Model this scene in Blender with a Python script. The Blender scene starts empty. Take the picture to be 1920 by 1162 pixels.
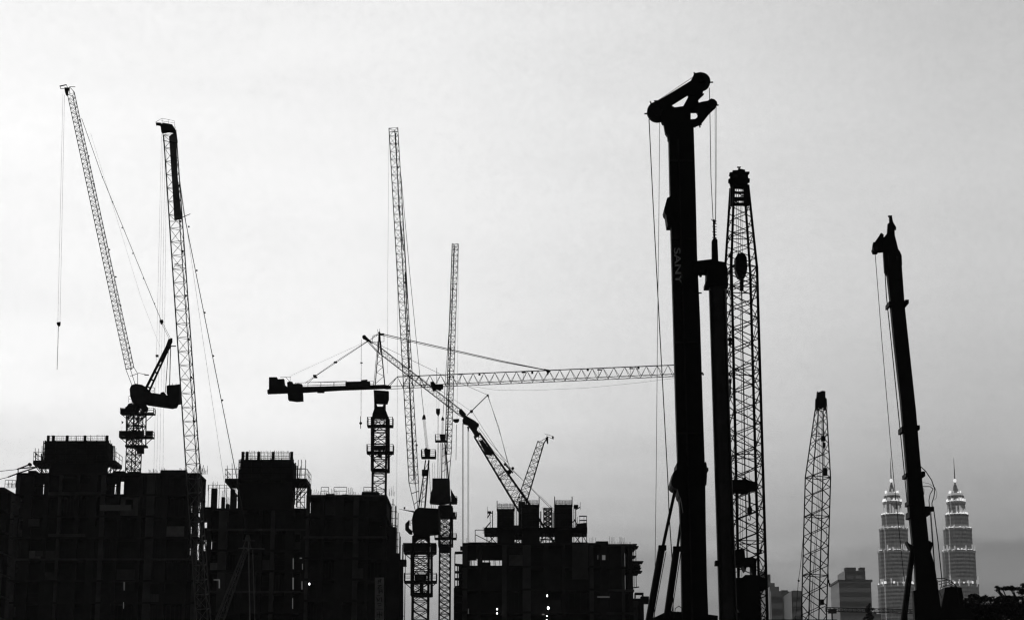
import bpy, math, random
from mathutils import Vector, Matrix
R = math.radians
rnd = random.Random(7)
sc = bpy.context.scene
COL = sc.collection

# ------------------------------------------------------------------ camera
F = 3700.0            # focal length in pixels of the 1920 px wide photograph
CAMH = 2.0
PITCH = math.atan((1461 - 581) / F)
cam_d = bpy.data.cameras.new('camera')
cam_d.sensor_fit = 'HORIZONTAL'; cam_d.sensor_width = 36.0
cam_d.lens = F / 1920 * 36.0
cam_d.clip_start = 0.5; cam_d.clip_end = 20000
cam = bpy.data.objects.new('camera', cam_d)
cam.location = (0, 0, CAMH); cam.rotation_euler = (math.pi / 2 + PITCH, 0, 0)
COL.objects.link(cam); sc.camera = cam

# ------------------------------------------------------------------ sky, sun, exposure
SUN_EL, SUN_AZ = R(7), R(-48)            # a low sun, off the frame to the left, behind the cloud
w = bpy.data.worlds.new('World'); sc.world = w; w.use_nodes = True
nt = w.node_tree; nt.nodes.clear(); L = nt.links.new
def N(t, **k):
    n = nt.nodes.new(t)
    for a, b in k.items(): setattr(n, a, b)
    return n
def mth(op, a, b=None, c=None, clamp=False):
    n = N('ShaderNodeMath', operation=op, use_clamp=clamp)
    for i, q in enumerate((a, b, c)):
        if q is None: continue
        if isinstance(q, (int, float)): n.inputs[i].default_value = q
        else: L(q, n.inputs[i])
    return n.outputs[0]
def ramp(fac, stops):
    n = N('ShaderNodeValToRGB'); cr = n.color_ramp; cr.interpolation = 'B_SPLINE' if False else 'LINEAR'
    while len(cr.elements) > 1: cr.elements.remove(cr.elements[-1])
    for i, (p, val) in enumerate(stops):
        e = cr.elements[0] if i == 0 else cr.elements.new(p)
        e.position = p; e.color = (val, val, val, 1)
    L(fac, n.inputs[0]); return n.outputs[0]
def mapr(v, a, b, c, d, smooth=True):
    n = N('ShaderNodeMapRange', interpolation_type='SMOOTHSTEP' if smooth else 'LINEAR')
    L(v, n.inputs[0])
    for i, q in enumerate((a, b, c, d)): n.inputs[i + 1].default_value = q
    return n.outputs[0]
def mix(f, a, b):
    return mth('ADD', mth('MULTIPLY', a, mth('SUBTRACT', 1.0, f)), mth('MULTIPLY', b, f))
tc = N('ShaderNodeTexCoord'); sep = N('ShaderNodeSeparateXYZ'); L(tc.outputs['Generated'], sep.inputs[0])
X, Y_, Z = sep.outputs
az = mth('ARCTAN2', X, Y_)                                   # 0 straight ahead, + to the right
hor = mth('SQRT', mth('ADD', mth('MULTIPLY', X, X), mth('MULTIPLY', Y_, Y_)))
el = mth('DIVIDE', mth('ARCTAN2', Z, hor), R(90))            # 0 horizon .. 1 zenith
def d(e): return e / 90.0
# radiance of the cloud sheet: four azimuths, ten elevations, in between interpolated
SKYTAB = {30: [1.0378, 1.1144, 1.105, 1.1141, 1.2328, 1.1352, 1.0586, 0.9982, 0.829, 0.6777], 600: [0.9786, 1.0041, 1.049, 1.0611, 1.1339, 1.1213, 0.9285, 0.7944, 0.6574, 0.4844], 1160: [0.8273, 0.8455, 0.8721, 0.8541, 0.8041, 0.7898, 0.6947, 0.5347, 0.5628, 0.4077], 1850: [0.6198, 0.6773, 0.7111, 0.6738, 0.5927, 0.5933, 0.4702, 0.3832, 0.3722, 0.2986]}
YS = [0, 200, 400, 600, 750, 800, 900, 1000, 1080, 1162]
ELS = [math.degrees(PITCH + math.atan((581 - y) / F)) for y in YS]
def column(vals, zen_):
    st = [(0, vals[-1] * .8)] + [(d(e), v) for e, v in sorted(zip(ELS, vals))] + [(d(35), vals[0] * .8), (d(55), vals[0] * .45), (1, zen_)]
    return ramp(el, st)
cols = [column(SKYTAB[k], .25) for k in (30, 600, 1160, 1850)]
AZS = [math.degrees(math.atan((x - 960) / F)) for x in (30, 600, 1160, 1850)]
base = cols[0]
for i in range(3): base = mix(mapr(az, R(AZS[i]), R(AZS[i + 1]), 0, 1, False), base, cols[i + 1])
# the sky opposite the glow is dusk-dark
absaz = mth('ABSOLUTE', mth('ADD', az, R(12)))
fwd = mapr(absaz, R(24), R(58), 1.0, 0.045)
zen = mapr(el, d(25), d(60), 0, 1)
fwd = mth('MAXIMUM', fwd, mth('MULTIPLY', zen, 0.10))
# soft cloud structure
mp = N('ShaderNodeMapping'); L(tc.outputs['Generated'], mp.inputs[0]); mp.inputs['Scale'].default_value = (3.0, 3.0, 9.0)
no = N('ShaderNodeTexNoise'); L(mp.outputs[0], no.inputs['Vector']); no.inputs['Scale'].default_value = 1.6
no.inputs['Detail'].default_value = 6; no.inputs['Roughness'].default_value = .55
mp2 = N('ShaderNodeMapping'); L(tc.outputs['Generated'], mp2.inputs[0]); mp2.inputs['Scale'].default_value = (4.0, 4.0, 26.0)
no2 = N('ShaderNodeTexNoise'); L(mp2.outputs[0], no2.inputs['Vector']); no2.inputs['Scale'].default_value = 1.4
no2.inputs['Detail'].default_value = 5
low = mapr(el, d(4), d(13), 1.0, 0.12)
cl = mth('ADD', mth('MULTIPLY', mth('SUBTRACT', no.outputs['Fac'], .5), .22),
         mth('MULTIPLY', mth('MULTIPLY', mth('SUBTRACT', no2.outputs['Fac'], .5), .7), low))
# fine mottled texture of the cloud sheet
no3 = N('ShaderNodeTexNoise'); L(tc.outputs['Generated'], no3.inputs['Vector']); no3.inputs['Scale'].default_value = 260
no3.inputs['Detail'].default_value = 5; no3.inputs['Roughness'].default_value = .7
cl = mth('ADD', cl, mth('MULTIPLY', mth('SUBTRACT', no3.outputs['Fac'], .5), .20))
# a low bank of darker cloud along the right-hand horizon, ragged upper edge
edge = mth('ADD', mth('MULTIPLY', el, 90.0), mth('ADD', mth('MULTIPLY', mth('SUBTRACT', no.outputs['Fac'], .5), 4.0), mth('MULTIPLY', mth('SUBTRACT', no2.outputs['Fac'], .5), 2.2)))
bank = mth('MULTIPLY', mapr(edge, 5.5, 6.7, 1, 0), mapr(az, R(-2), R(6), 0, 1))
cl = mth('SUBTRACT', cl, mth('MULTIPLY', bank, .26))
tot = mth('MULTIPLY', mth('MULTIPLY', base, fwd), mth('ADD', 1.0, cl))
sky = N('ShaderNodeTexSky', sky_type='NISHITA'); sky.sun_disc = False
sky.sun_elevation = SUN_EL; sky.sun_rotation = SUN_AZ
bw = N('ShaderNodeRGBToBW'); L(sky.outputs[0], bw.inputs[0])
SKY_GAIN = 10.0
tot = mth('ADD', mth('MULTIPLY', tot, SKY_GAIN), mth('MULTIPLY', mth('MULTIPLY', bw.outputs[0], 0.02), fwd))
bg = N('ShaderNodeBackground'); bg.inputs['Strength'].default_value = 0.1
L(tot, bg.inputs['Color']); out = N('ShaderNodeOutputWorld'); L(bg.outputs[0], out.inputs[0])

sd = bpy.data.lights.new('sun', 'SUN'); sd.energy = 0.5; sd.angle = R(10); sd.color = (1, 1, 1)
sun = bpy.data.objects.new('sun', sd); COL.objects.link(sun)
sdir = Vector((math.sin(SUN_AZ) * math.cos(SUN_EL), math.cos(SUN_AZ) * math.cos(SUN_EL), math.sin(SUN_EL)))
sun.rotation_euler = sdir.to_track_quat('Z', 'Y').to_euler(); sun.location = (-60, 60, 60)

vs = sc.view_settings
vs.view_transform = 'Standard'; vs.look = 'None'; vs.gamma = 1; vs.exposure = 0; vs.use_curve_mapping = False
sc.render.engine = 'CYCLES'
sc.cycles.use_denoising = True
sc.cycles.max_bounces = 4; sc.cycles.volume_bounces = 1
sc.cycles.sample_clamp_indirect = 5
sc.cycles.filter_width = 1.3

# ------------------------------------------------------------------ helpers
def P(px, py, Y):
    """The point of the world that the photograph shows at (px, py), Y metres down the view."""
    a, b = (px - 960) / F, (581 - py) / F
    dx, dy, dz = a, math.cos(PITCH) - b * math.sin(PITCH), math.sin(PITCH) + b * math.cos(PITCH)
    k = Y / dy
    return Vector((dx * k, Y, CAMH + dz * k))
def V(*a): return Vector(a)

def material(name, col, rough=.8, metal=0.0, noise=.25, scale=1.5, emit=None):
    m = bpy.data.materials.new(name); m.use_nodes = True
    t = m.node_tree; b = t.nodes['Principled BSDF']
    b.inputs['Roughness'].default_value = rough; b.inputs['Metallic'].default_value = metal
    b.inputs['Base Color'].default_value = (col, col, col, 1)
    if 'Specular IOR Level' in b.inputs: b.inputs['Specular IOR Level'].default_value = .25
    if noise:
        tcn = t.nodes.new('ShaderNodeTexCoord'); n = t.nodes.new('ShaderNodeTexNoise')
        n.inputs['Scale'].default_value = scale; n.inputs['Detail'].default_value = 6; n.inputs['Roughness'].default_value = .65
        mr = t.nodes.new('ShaderNodeMapRange')
        mr.inputs[1].default_value = .3; mr.inputs[2].default_value = .7
        mr.inputs[3].default_value = col * (1 - noise); mr.inputs[4].default_value = col * (1 + noise)
        t.links.new(tcn.outputs['Object'], n.inputs['Vector']); t.links.new(n.outputs['Fac'], mr.inputs[0])
        t.links.new(mr.outputs[0], b.inputs['Base Color'])
    if emit:
        b.inputs['Emission Color'].default_value = (1, 1, 1, 1); b.inputs['Emission Strength'].default_value = emit
    return m
M = {
 'steel': material('painted_steel', .018, .75),
 'steel2': material('weathered_steel', .04, .75, noise=.4),
 'rope': material('wire_rope', .03, .7, noise=0),
 'galv': material('galvanised_steel', .22, .7, noise=.3),
 'pipe': material('kelly_steel', .07, .5, noise=.35, scale=.7),
 'chrome': material('cylinder_rod', .15, .35, metal=.6, noise=.1),
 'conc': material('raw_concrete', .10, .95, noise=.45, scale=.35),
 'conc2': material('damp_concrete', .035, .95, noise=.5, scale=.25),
 'pale': material('fresh_concrete', .28, .95, noise=.5, scale=.5),
 'ply': material('plywood_formwork', .03, .9, noise=.4),
 'net': material('debris_net', .05, .95, noise=.4),
 'board': material('grey_board', .30, .9, noise=.1),
 'white': material('white_paint', .7, .8, noise=.1),
 'sign': material('sign_board', .45, .9, noise=.15, scale=2),
 'letters': material('worn_letter_paint', .9, .9, noise=.15, scale=6),
 'ground': material('packed_earth', .06, 1.0, noise=.4, scale=.05),
 'road': material('asphalt', .05, .95, noise=.2, scale=.4),
 'leaf': material('dark_foliage', .04, .9, noise=.4),
 'bark': material('bark', .05, .95),
 'lamp': material('lamp_glass', .8, .4, noise=0, emit=4.0),
 'glow': material('lit_crown_lamp', .8, .4, noise=0, emit=.95),
 'glow2': material('facade_wash_glow', .6, .4, noise=0, emit=.30),  # glow standing in for floodlight wash on the tower shafts
 'far': material('far_concrete', .20, .9, noise=.1, scale=.02),
}
def banded(name, a, b, pitch, duty=.5, rough=.6, vert=0, lit=0):
    m = bpy.data.materials.new(name); m.use_nodes = True
    t = m.node_tree; bs = t.nodes['Principled BSDF']; bs.inputs['Roughness'].default_value = rough
    g = t.nodes.new('ShaderNodeNewGeometry'); s = t.nodes.new('ShaderNodeSeparateXYZ'); t.links.new(g.outputs['Position'], s.inputs[0])
    def mm(op, q, v):
        n = t.nodes.new('ShaderNodeMath'); n.operation = op; t.links.new(q, n.inputs[0]); n.inputs[1].default_value = v; return n.outputs[0]
    f = mm('FRACT', mm('DIVIDE', s.outputs[2], pitch), 0); f = mm('LESS_THAN', f, duty)
    if vert:
        h = mm('GREATER_THAN', mm('FRACT', mm('DIVIDE', s.outputs[0], vert), 0), .25)
        n = t.nodes.new('ShaderNodeMath'); n.operation = 'MULTIPLY'; t.links.new(f, n.inputs[0]); t.links.new(h, n.inputs[1]); f = n.outputs[0]
    mr = t.nodes.new('ShaderNodeMapRange'); t.links.new(f, mr.inputs[0]); mr.inputs[3].default_value = a; mr.inputs[4].default_value = b
    t.links.new(mr.outputs[0], bs.inputs['Base Color'])
    if lit:      # faint glow added to the window bands to brighten the far facades
        n = t.nodes.new('ShaderNodeMath'); n.operation = 'MULTIPLY'; t.links.new(f, n.inputs[0]); n.inputs[1].default_value = lit
        bs.inputs['Emission Color'].default_value = (1, 1, 1, 1); t.links.new(n.outputs[0], bs.inputs['Emission Strength'])
    return m
M['tower'] = banded('banded_tower_cladding', .33, .27, 5.0, .5, .5, lit=.045)  # lit: added glow that lifts the tone of these far facades
M['farglass'] = banded('banded_office_facade', .25, .22, 7.0, .45, .6, lit=.018)
M['farglass2'] = banded('window_grid_facade', .21, .18, 6.0, .5, .6, vert=7.0, lit=.018)

def tag(o, label=None, cat=None, group=None, kind=None):
    if label: o['label'] = label
    if cat: o['category'] = cat
    if group: o['group'] = group
    if kind: o['kind'] = kind
    return o
ORG = {}
def thing(name, loc, label, cat, group=None):
    o = bpy.data.objects.new(name, None); COL.objects.link(o); o.location = loc; o.empty_display_size = .5
    ORG[o.name] = Vector(loc); return tag(o, label, cat, group)

class MB:
    def __init__(s): s.v = []; s.f = []
    def add(s, vs_, fs):
        n = len(s.v); s.v += [tuple(q) for q in vs_]; s.f += [tuple(i + n for i in f) for f in fs]; return s
    def box(s, a, b):
        (x0, y0, z0), (x1, y1, z1) = a, b
        if x0 > x1: x0, x1 = x1, x0
        if y0 > y1: y0, y1 = y1, y0
        if z0 > z1: z0, z1 = z1, z0
        return s.add([(x0,y0,z0),(x1,y0,z0),(x1,y1,z0),(x0,y1,z0),(x0,y0,z1),(x1,y0,z1),(x1,y1,z1),(x0,y1,z1)],
              [(0,3,2,1),(4,5,6,7),(0,1,5,4),(1,2,6,5),(2,3,7,6),(3,0,4,7)])
    def tube(s, a, b, r, r2=None, n=5):
        a, b = Vector(a), Vector(b); ax = b - a
        if ax.length < 1e-6: return s
        ax.normalize(); u = ax.cross(Vector((0, 1, 0)))
        if u.length < .05: u = ax.cross(Vector((1, 0, 0)))
        u.normalize(); w_ = ax.cross(u); r2 = r if r2 is None else r2
        vs_ = []
        for c, q in ((a, r), (b, r2)):
            for i in range(n):
                t = 2 * math.pi * (i + .5) / n; vs_.append(c + u * math.cos(t) * q + w_ * math.sin(t) * q)
        fs = [(i, (i + 1) % n, n + (i + 1) % n, n + i) for i in range(n)] + [tuple(range(n - 1, -1, -1)), tuple(range(n, 2 * n))]
        return s.add(vs_, fs)
    def beam(s, a, b, wx, wy):
        """rectangular section: wx across the view, wy along it"""
        a, b = Vector(a), Vector(b); ax = (b - a).normalized(); u = Vector((0, 1, 0)).cross(ax).normalized(); w_ = ax.cross(u)
        vs_ = []
        for c in (a, b):
            for i, j in ((-1, -1), (1, -1), (1, 1), (-1, 1)): vs_.append(c + u * i * wx / 2 + w_ * j * wy / 2)
        return s.add(vs_, [(0,3,2,1),(4,5,6,7),(0,1,5,4),(1,2,6,5),(2,3,7,6),(3,0,4,7)])
    def path(s, pts, r, n=5):
        for a, b in zip(pts, pts[1:]): s.tube(a, b, r, n=n)
        return s
    def poly(s, pts, Y, t):
        """a plate with this outline in the photograph, t metres thick, centred Y metres away"""
        if Y > 150: t *= .5
        q = [P(x, y, Y) - Vector((0, t / 2, 0)) for x, y in pts]
        ar = sum(q[i].x * q[(i + 1) % len(q)].z - q[(i + 1) % len(q)].x * q[i].z for i in range(len(q)))
        if ar < 0: q.reverse()
        n = len(q); bk = [p + Vector((0, t, 0)) for p in q]
        return s.add(q + bk, [tuple(range(n)), tuple(range(2 * n - 1, n - 1, -1))] + [(i, n + i, n + (i + 1) % n, (i + 1) % n) for i in range(n)])
    def rect(s, x0, y0, x1, y1, Y, t): return s.poly([(x0, y0), (x1, y0), (x1, y1), (x0, y1)], Y, t)
    def disc(s, px, py, rp, Y, t, n=28):
        c = P(px, py, Y); r = rp * Y / F
        return s.tube(c - V(0, t / 2, 0), c + V(0, t / 2, 0), r, n=n)
    def ball(s, c, r, sx=1, sz=1):
        nu, nv = 10, 7; vs_ = []; fs = []
        for j in range(nv + 1):
            t = math.pi * j / nv
            for i in range(nu):
                a = 2 * math.pi * i / nu
                vs_.append((c[0] + r * sx * math.sin(t) * math.cos(a), c[1] + r * sx * math.sin(t) * math.sin(a), c[2] + r * sz * math.cos(t)))
        for j in range(nv):
            for i in range(nu): fs.append((j*nu+i, (j+1)*nu+i, (j+1)*nu+(i+1)%nu, j*nu+(i+1)%nu))
        return s.add(vs_, fs)
    def build(s, name, mat, parent=None, label=None, smooth=False):
        me = bpy.data.meshes.new(name); o = ORG.get(parent.name, Vector()) if parent else Vector()
        me.from_pydata([(q[0]-o.x, q[1]-o.y, q[2]-o.z) for q in s.v], [], s.f); me.update()
        me.materials.append(mat if not isinstance(mat, str) else M[mat])
        if smooth:
            for p in me.polygons: p.use_smooth = True
        ob = bpy.data.objects.new(name, me); COL.objects.link(ob)
        if parent: ob.parent = parent; ORG[ob.name] = o
        if label: ob['label'] = label
        return ob

def lattice(mb, A, B, wa, wb, n, rc, rb, tri=None, rot=0, depth=.8, hz=True, cross=False, phase=0, rcs=None, par=False):
    A, B = Vector(A), Vector(B); ax = (B - A).normalized(); rb *= 1.4; rc *= 1.12; rcs = [q * 1.15 for q in rcs] if rcs else None
    e1 = Vector((0, 1, 0)).cross(ax).normalized(); e2 = ax.cross(e1)
    if tri is not None: off = [(-.5, 0), (.5, 0), (tri - .5, depth)]
    else:
        k = 1 / (abs(math.cos(rot)) + abs(math.sin(rot))); off = []
        for x, y in ((-.5, -.5), (.5, -.5), (.5, .5), (-.5, .5)):
            off.append(((x * math.cos(rot) - y * math.sin(rot)) * k, (x * math.sin(rot) + y * math.cos(rot)) * k * depth / .8 if depth != .8 else (x * math.sin(rot) + y * math.cos(rot)) * k))
    def pt(i, k):
        t = k / n; wv = wa + (wb - wa) * t
        return A.lerp(B, t) + e1 * off[i][0] * wv + e2 * off[i][1] * wv
    m = len(off)
    for i in range(m):
        mb.tube(pt(i, 0), pt(i, n), rcs[i] if rcs else rc)
    for i in range(m):
        j = (i + 1) % m
        for k in range(n):
            z = (k + i * phase + (1 if par and i >= 2 else 0)) % 2 == 0
            if cross or z: mb.tube(pt(i, k), pt(j, k + 1), rb, n=4)
            if cross or not z: mb.tube(pt(j, k), pt(i, k + 1), rb, n=4)
            if hz and k % (1 if hz is True else hz) == 0: mb.tube(pt(i, k), pt(j, k), rb, n=4)
        mb.tube(pt(i, n), pt(j, n), rb, n=4)
    return mb

def rope(parent, pts, Y, wpx=1.0, name='rope', mat='rope'):
    mb = MB(); q = [P(p[0], p[1], p[2] if len(p) > 2 else Y) for p in pts]
    mb.path(q, (wpx * 1.1 + .08) / 2 * Y / F, n=5); return mb.build(name, mat, parent)
def railing(mb, p0, p1, h=1.1, gap=1.2, r=.03, mid=True):
    p0, p1 = Vector(p0), Vector(p1); n = max(1, int((p1 - p0).length / gap))
    for i in range(n + 1):
        q = p0.lerp(p1, i / n); mb.tube(q, q + V(0, 0, h), r, n=4)
    mb.tube(p0 + V(0, 0, h), p1 + V(0, 0, h), r, n=4)
    if mid: mb.tube(p0 + V(0, 0, h * .5), p1 + V(0, 0, h * .5), r * .8, n=4)
    return mb
def rebar(mb, x0, x1, y, z0, h, n, r=.022, jit=.25, lean=.04):
    for i in range(n):
        x = x0 + (x1 - x0) * (i + rnd.uniform(-.3, .3)) / max(1, n - 1); hh = h * (1 - jit * rnd.random())
        mb.tube((x, y + rnd.uniform(-.1, .1), z0), (x + rnd.uniform(-lean, lean) * hh, y, z0 + hh), r, n=4)
    return mb

# ------------------------------------------------------------------ ground
g = MB(); S = 9000
g.add([(-S, -600, 0), (S, -600, 0), (S, S, 0), (-S, S, 0)], [(0, 1, 2, 3)])
tag(g.build('ground', 'ground'), kind='structure')
g = MB(); g.add([(-300, 45, .004), (300, 45, .004), (300, 53, .004), (-300, 53, .004)], [(0, 1, 2, 3)])
tag(g.build('road', 'road'), kind='structure')
# ------------------------------------------------------------------ buildings under construction
def frame_building(label, x0, x1, ytop, Y0, D, fh, bays, seed, through=(), sill=0, name='unfinished_building', panels=.55, cat='building', skipcols=()):
    """concrete frame: slabs, columns, infill walls; through = set of (floor from top, bay) left open front to back"""
    r_ = random.Random(seed)
    if x1 < 960: x1 -= (960 - x1) * D / (Y0 + D)
    if x0 > 960 and x0 < 1100: x0 += (x0 - 960) * D / (Y0 + D)
    a, b = P(x0, ytop, Y0), P(x1, ytop, Y0); X0, X1, ZT = a.x, b.x, a.z
    root = thing(name, (X0, Y0, 0), label, cat)
    nf = int(ZT / fh) + 1; bw_ = (X1 - X0) / bays; bx = [X0 + j * bw_ + (r_.uniform(-.3, .3) * bw_ if 0 < j < bays else 0) for j in range(bays + 1)]
    for k in range(nf):
        z1 = ZT - k * fh; z0 = max(0, z1 - fh)
        if z1 < .5: break
        ov = r_.choice((0, 0, .2, .35)) if k else 0
        if k and z1 > 6 and bays > 1:      # catch boards, pipes and planks poking out of the floor edge
            for q in range(r_.randint(2, 4)):
                sd_ = r_.choice((-1, 1)); xe = X0 if sd_ < 0 else X1; zq = z1 - r_.uniform(0, fh); ln = r_.uniform(.3, 1.3)
                if sd_ > 0 and xe < 0 or sd_ < 0 and xe > 0: ln *= .7
                MB().tube((xe - sd_ * .8, Y0 + r_.uniform(.2, 3), zq), (xe + sd_ * ln, Y0 + r_.uniform(.2, 3), zq + r_.uniform(-.3, .5)), r_.uniform(.04, .1), n=4).build('outrigger_pole', 'steel', root)
        MB().box((X0 - ov, Y0 - ov, z1 - .25), (X1 + ov * .6, Y0 + D, z1)).build('floor_slab', r_.choice(('conc', 'conc2', 'conc2')), root)
        # core behind the open bays
        segs = []; cur = None
        for j in range(bays):
            if (k, j) in through: 
                if cur is not None: segs.append((cur, j)); cur = None
            elif cur is None: cur = j
        if cur is not None: segs.append((cur, bays))
        mb = MB()
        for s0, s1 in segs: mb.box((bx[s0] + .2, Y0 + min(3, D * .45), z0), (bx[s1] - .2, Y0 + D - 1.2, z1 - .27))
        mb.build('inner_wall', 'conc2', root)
        if z1 > 6:
            for j in range(bays):
                xa, xb = bx[j] + .3, bx[j + 1] - .3
                if (k, j) in through:
                    mb = MB()
                    for q in range(r_.randint(4, 8)):
                        xx = r_.uniform(xa, xb); mb.tube((xx, Y0 + 1, z0), (xx + r_.uniform(-.2, .2), Y0 + 1, z1 - .25), .05, n=4)
                    mb.tube((xa, Y0 + 1, z0 + 1.1), (xb, Y0 + 1, z0 + 1.15), .06, n=4); mb.box((xa, Y0 + .7, z0 + sill), (xb, Y0 + .85, z1 - .26)) if sill else None; mb.box((xa, Y0 + .9, z1 - .8), (xb, Y0 + 1.1, z1 - .65)); mb.box((xa, Y0 + .9, z0), (xa + (xb - xa) * .4, Y0 + 1.1, z0 + .5))
                    mb.build('formwork_prop', 'steel', root); continue
                t = r_.random()
                if t < panels:
                    hh = r_.choice((.4, .55, 1, 1)); y = Y0 + r_.choice((.12, .25, .6))
                    mb = MB()
                    if hh == 1 and r_.random() < .6:      # a wall with a window opening
                        wa, wb = xa + (xb - xa) * .25, xa + (xb - xa) * .7; zl = z0 + .9; zh = z1 - .6
                        mb.box((xa, y, z0), (wa, y + .15, z1 - .26)); mb.box((wb, y, z0), (xb, y + .15, z1 - .26))
                        mb.box((wa, y, z0), (wb, y + .15, zl)); mb.box((wa, y, zh), (wb, y + .15, z1 - .26))
                    else: mb.box((xa, y, z0), (xb, y + .15, z0 + (z1 - .26 - z0) * hh))
                    mb.build('infill_wall', r_.choice(('conc', 'conc2', 'conc2', 'conc2', 'ply', 'ply', 'pale' if r_.random() < .35 else 'conc2')), root)
                elif t < panels + .2:
                    mb = MB()
                    for q in range(4):
                        xx = xa + (xb - xa) * (q + .5) / 4; mb.tube((xx, Y0 + .4, z0), (xx, Y0 + .4, z1 - .25), .05, n=4)
                    mb.build('formwork_prop', 'steel2', root)
                elif t < panels + .3:
                    railing(MB(), (xa, Y0 + .2, z0), (xb, Y0 + .2, z0)).build('edge_railing', 'steel2', root)
    for j in range(bays + 1):
        x = bx[j]; wd = (.2, .3, .5, .25)[(j * 7 + seed) % 4]
        x = min(max(x, X0 + wd), X1 - wd)
        for yy in (Y0 + .04, Y0 + D - .8): MB().box((x - wd, yy, 0), (x + wd, yy + .7, ZT - .27)).build('column', ('conc', 'conc2', 'conc2')[(j + seed) % 3], root)
    return root, X0, X1, ZT

def core_block(root, x0, x1, ytop, ybot, Y, D, mat='conc2', name='core_wall'):
    if x1 < 960: x1 -= (960 - x1) * D / (Y + D)
    a, b = P(x0, ytop, Y), P(x1, ybot, Y); b.x = P(x1, ytop, Y).x
    MB().box((a.x, Y, b.z), (b.x, Y + D, a.z)).build(name, mat, root); return a.x, b.x, a.z, b.z

def formwork(label, x0, x1, ytop, ybot, Y, D, px, py0, py1, rebar_px=12, nreb=26, posts=True, rail=True):
    """climbing formwork box round a core with walkways of half-width px"""
    if x1 < 960: x1 -= (960 - x1) * D / (Y + D)
    a, b = P(x0, ytop, Y), P(x1, ybot, Y); X0, X1, ZT, ZB = a.x, P(x1, ytop, Y).x, a.z, b.z; s = Y / F
    root = thing('climbing_formwork', ((X0 + X1) / 2, Y, ZB), label, 'formwork')
    mb = MB().box((X0, Y - .3, ZB), (X1, Y - .12, ZT)).box((X0, Y + D + .12, ZB), (X1, Y + D + .3, ZT))
    mb.box((X0, Y - .1, ZB), (X0 + .2, Y + D + .1, ZT - .1)).box((X1 - .2, Y - .1, ZB), (X1, Y + D + .1, ZT - .1))
    mb.box((X0 + .2, Y - .1, ZT - .9), (X1 - .2, Y + D + .1, ZT - .4)); mb.build('form_panel', 'ply', root)
    mb = MB(); n = max(3, int((X1 - X0) / 1.2))
    for i in range(n + 1):
        x = X0 + .1 + (X1 - X0 - .2) * i / n; mb.box((x - .06, Y - .5, ZB), (x + .06, Y - .31, ZT + .05))
    for k in range(4):
        z = ZB + (ZT - ZB) * (k + .5) / 4; mb.box((X0, Y - .66, z - .07), (X1, Y - .51, z + .07))
    mb.build('waler', 'steel', root)
    h = rebar_px * s
    if rail:
        mb = MB()
        railing(mb, (X0 + .3, Y - .2, ZT), (X1 - .4, Y - .2, ZT), h * .8, 1.6, .035)
        mb.box((X0 + .3, Y - .25, ZT - .05), (X1 - .4, Y + .3, ZT + .02)); railing(MB(), (X0 + .3, Y + D, ZT), (X1 - .4, Y + D, ZT), h * .8, 1.9, .03).build('railing', 'steel', root)
        for t in (.04, .12, .34, .62, .97):
            x = X0 + (X1 - X0) * t; mb.box((x - .16, Y, ZT), (x + .16, Y + .3, ZT + h * .95))
        mb.build('railing', 'steel', root)
    if nreb: rebar(MB(), X0 + .4, X1 - .4, Y + .5, ZT - .4, h + .6, nreb, r=.02).build('rebar', 'rope', root)
    if px:
        for sgn, xe in ((-1, X0), (1, X1)):
            wp = px if isinstance(px, (int, float)) else px[0 if sgn < 0 else 1]
            if not wp: continue
            wd = wp * s; z = P(x0, py0, Y).z; zb = P(x0, py1, Y).z; xo = xe + sgn * wd
            mb = MB().box((min(xe, xo), Y - .6, zb), (max(xe, xo), Y + D + .5, z)); mb.build('walkway', 'steel', root)
            mb = MB(); railing(mb, (xo, Y - .5, z), (xo, Y + D + .4, z), 1.1, 1.5, .035); railing(mb, (xe, Y - .5, z), (xo, Y - .5, z), 1.1, .7, .035)
            for q in range(3): 
                xx = xe + sgn * wd * (q + .5) / 3; mb.tube((xx, Y - .3, z), (xx + sgn * .1, Y - .3, z + rnd.uniform(1.2, 2.1)), .04, n=4)
            mb.build('railing', 'steel', root)
            for yy in (Y - .4, Y + D * .5, Y + D + .3):
                mb = MB(); mb.tube((xo - sgn * .1, yy, zb), (xe, yy, zb - wd * 1.1), .07, n=4); mb.tube((xe + sgn * wd * .5, yy, zb), (xe, yy, zb - wd * .6), .05, n=4)
                mb.tube((xe + sgn * .1, yy, zb - wd * 1.3), (xe + sgn * .1, yy, ZT), .08, n=4)
                mb.build('bracket', 'steel', root)
    return root, X0, X1, ZT, ZB

# ---- left building
YA = 250; sA = YA / F
bA, AX0, AX1, AZ = frame_building('wide dark concrete frame under construction at the left edge, the largest block', 31, 387, 886, YA, 6, 2.72, 12, 3,
    through={(0, 1), (0, 6), (1, 11), (2, 11), (3, 11)}, sill=1.35)
# raised parts, upstands and starter bars of the roof
mb = MB(); 
for x0, x1, y in ((300, 347, 880), (238, 262, 883), (52, 66, 881), (212, 232, 882)): 
    a, b = P(x0, y, YA), P(x1, 886, YA); MB().box((a.x, YA + .3, b.z), (b.x, YA + 2, a.z)).build('roof_upstand', 'conc2', bA)
mb = MB()
for x0, x1, h, n in ((276, 292, 11, 12), (300, 308, 16, 8), (334, 348, 14, 9), (358, 386, 12, 14), (30, 60, 7, 6), (374, 386, 18, 6), (214, 236, 10, 7)):
    a, b = P(x0, 886, YA), P(x1, 886, YA); rebar(mb, a.x, b.x, YA + 1.2, a.z, h * sA, n, r=.025, jit=.6)
mb.build('rebar', 'rope', bA)
mb = MB(); 
a = P(376, 886, YA); railing(mb, (a.x, YA, a.z), (AX1, YA, a.z), 1.1, .8)
mb.build('edge_railing', 'steel', bA)
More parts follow.
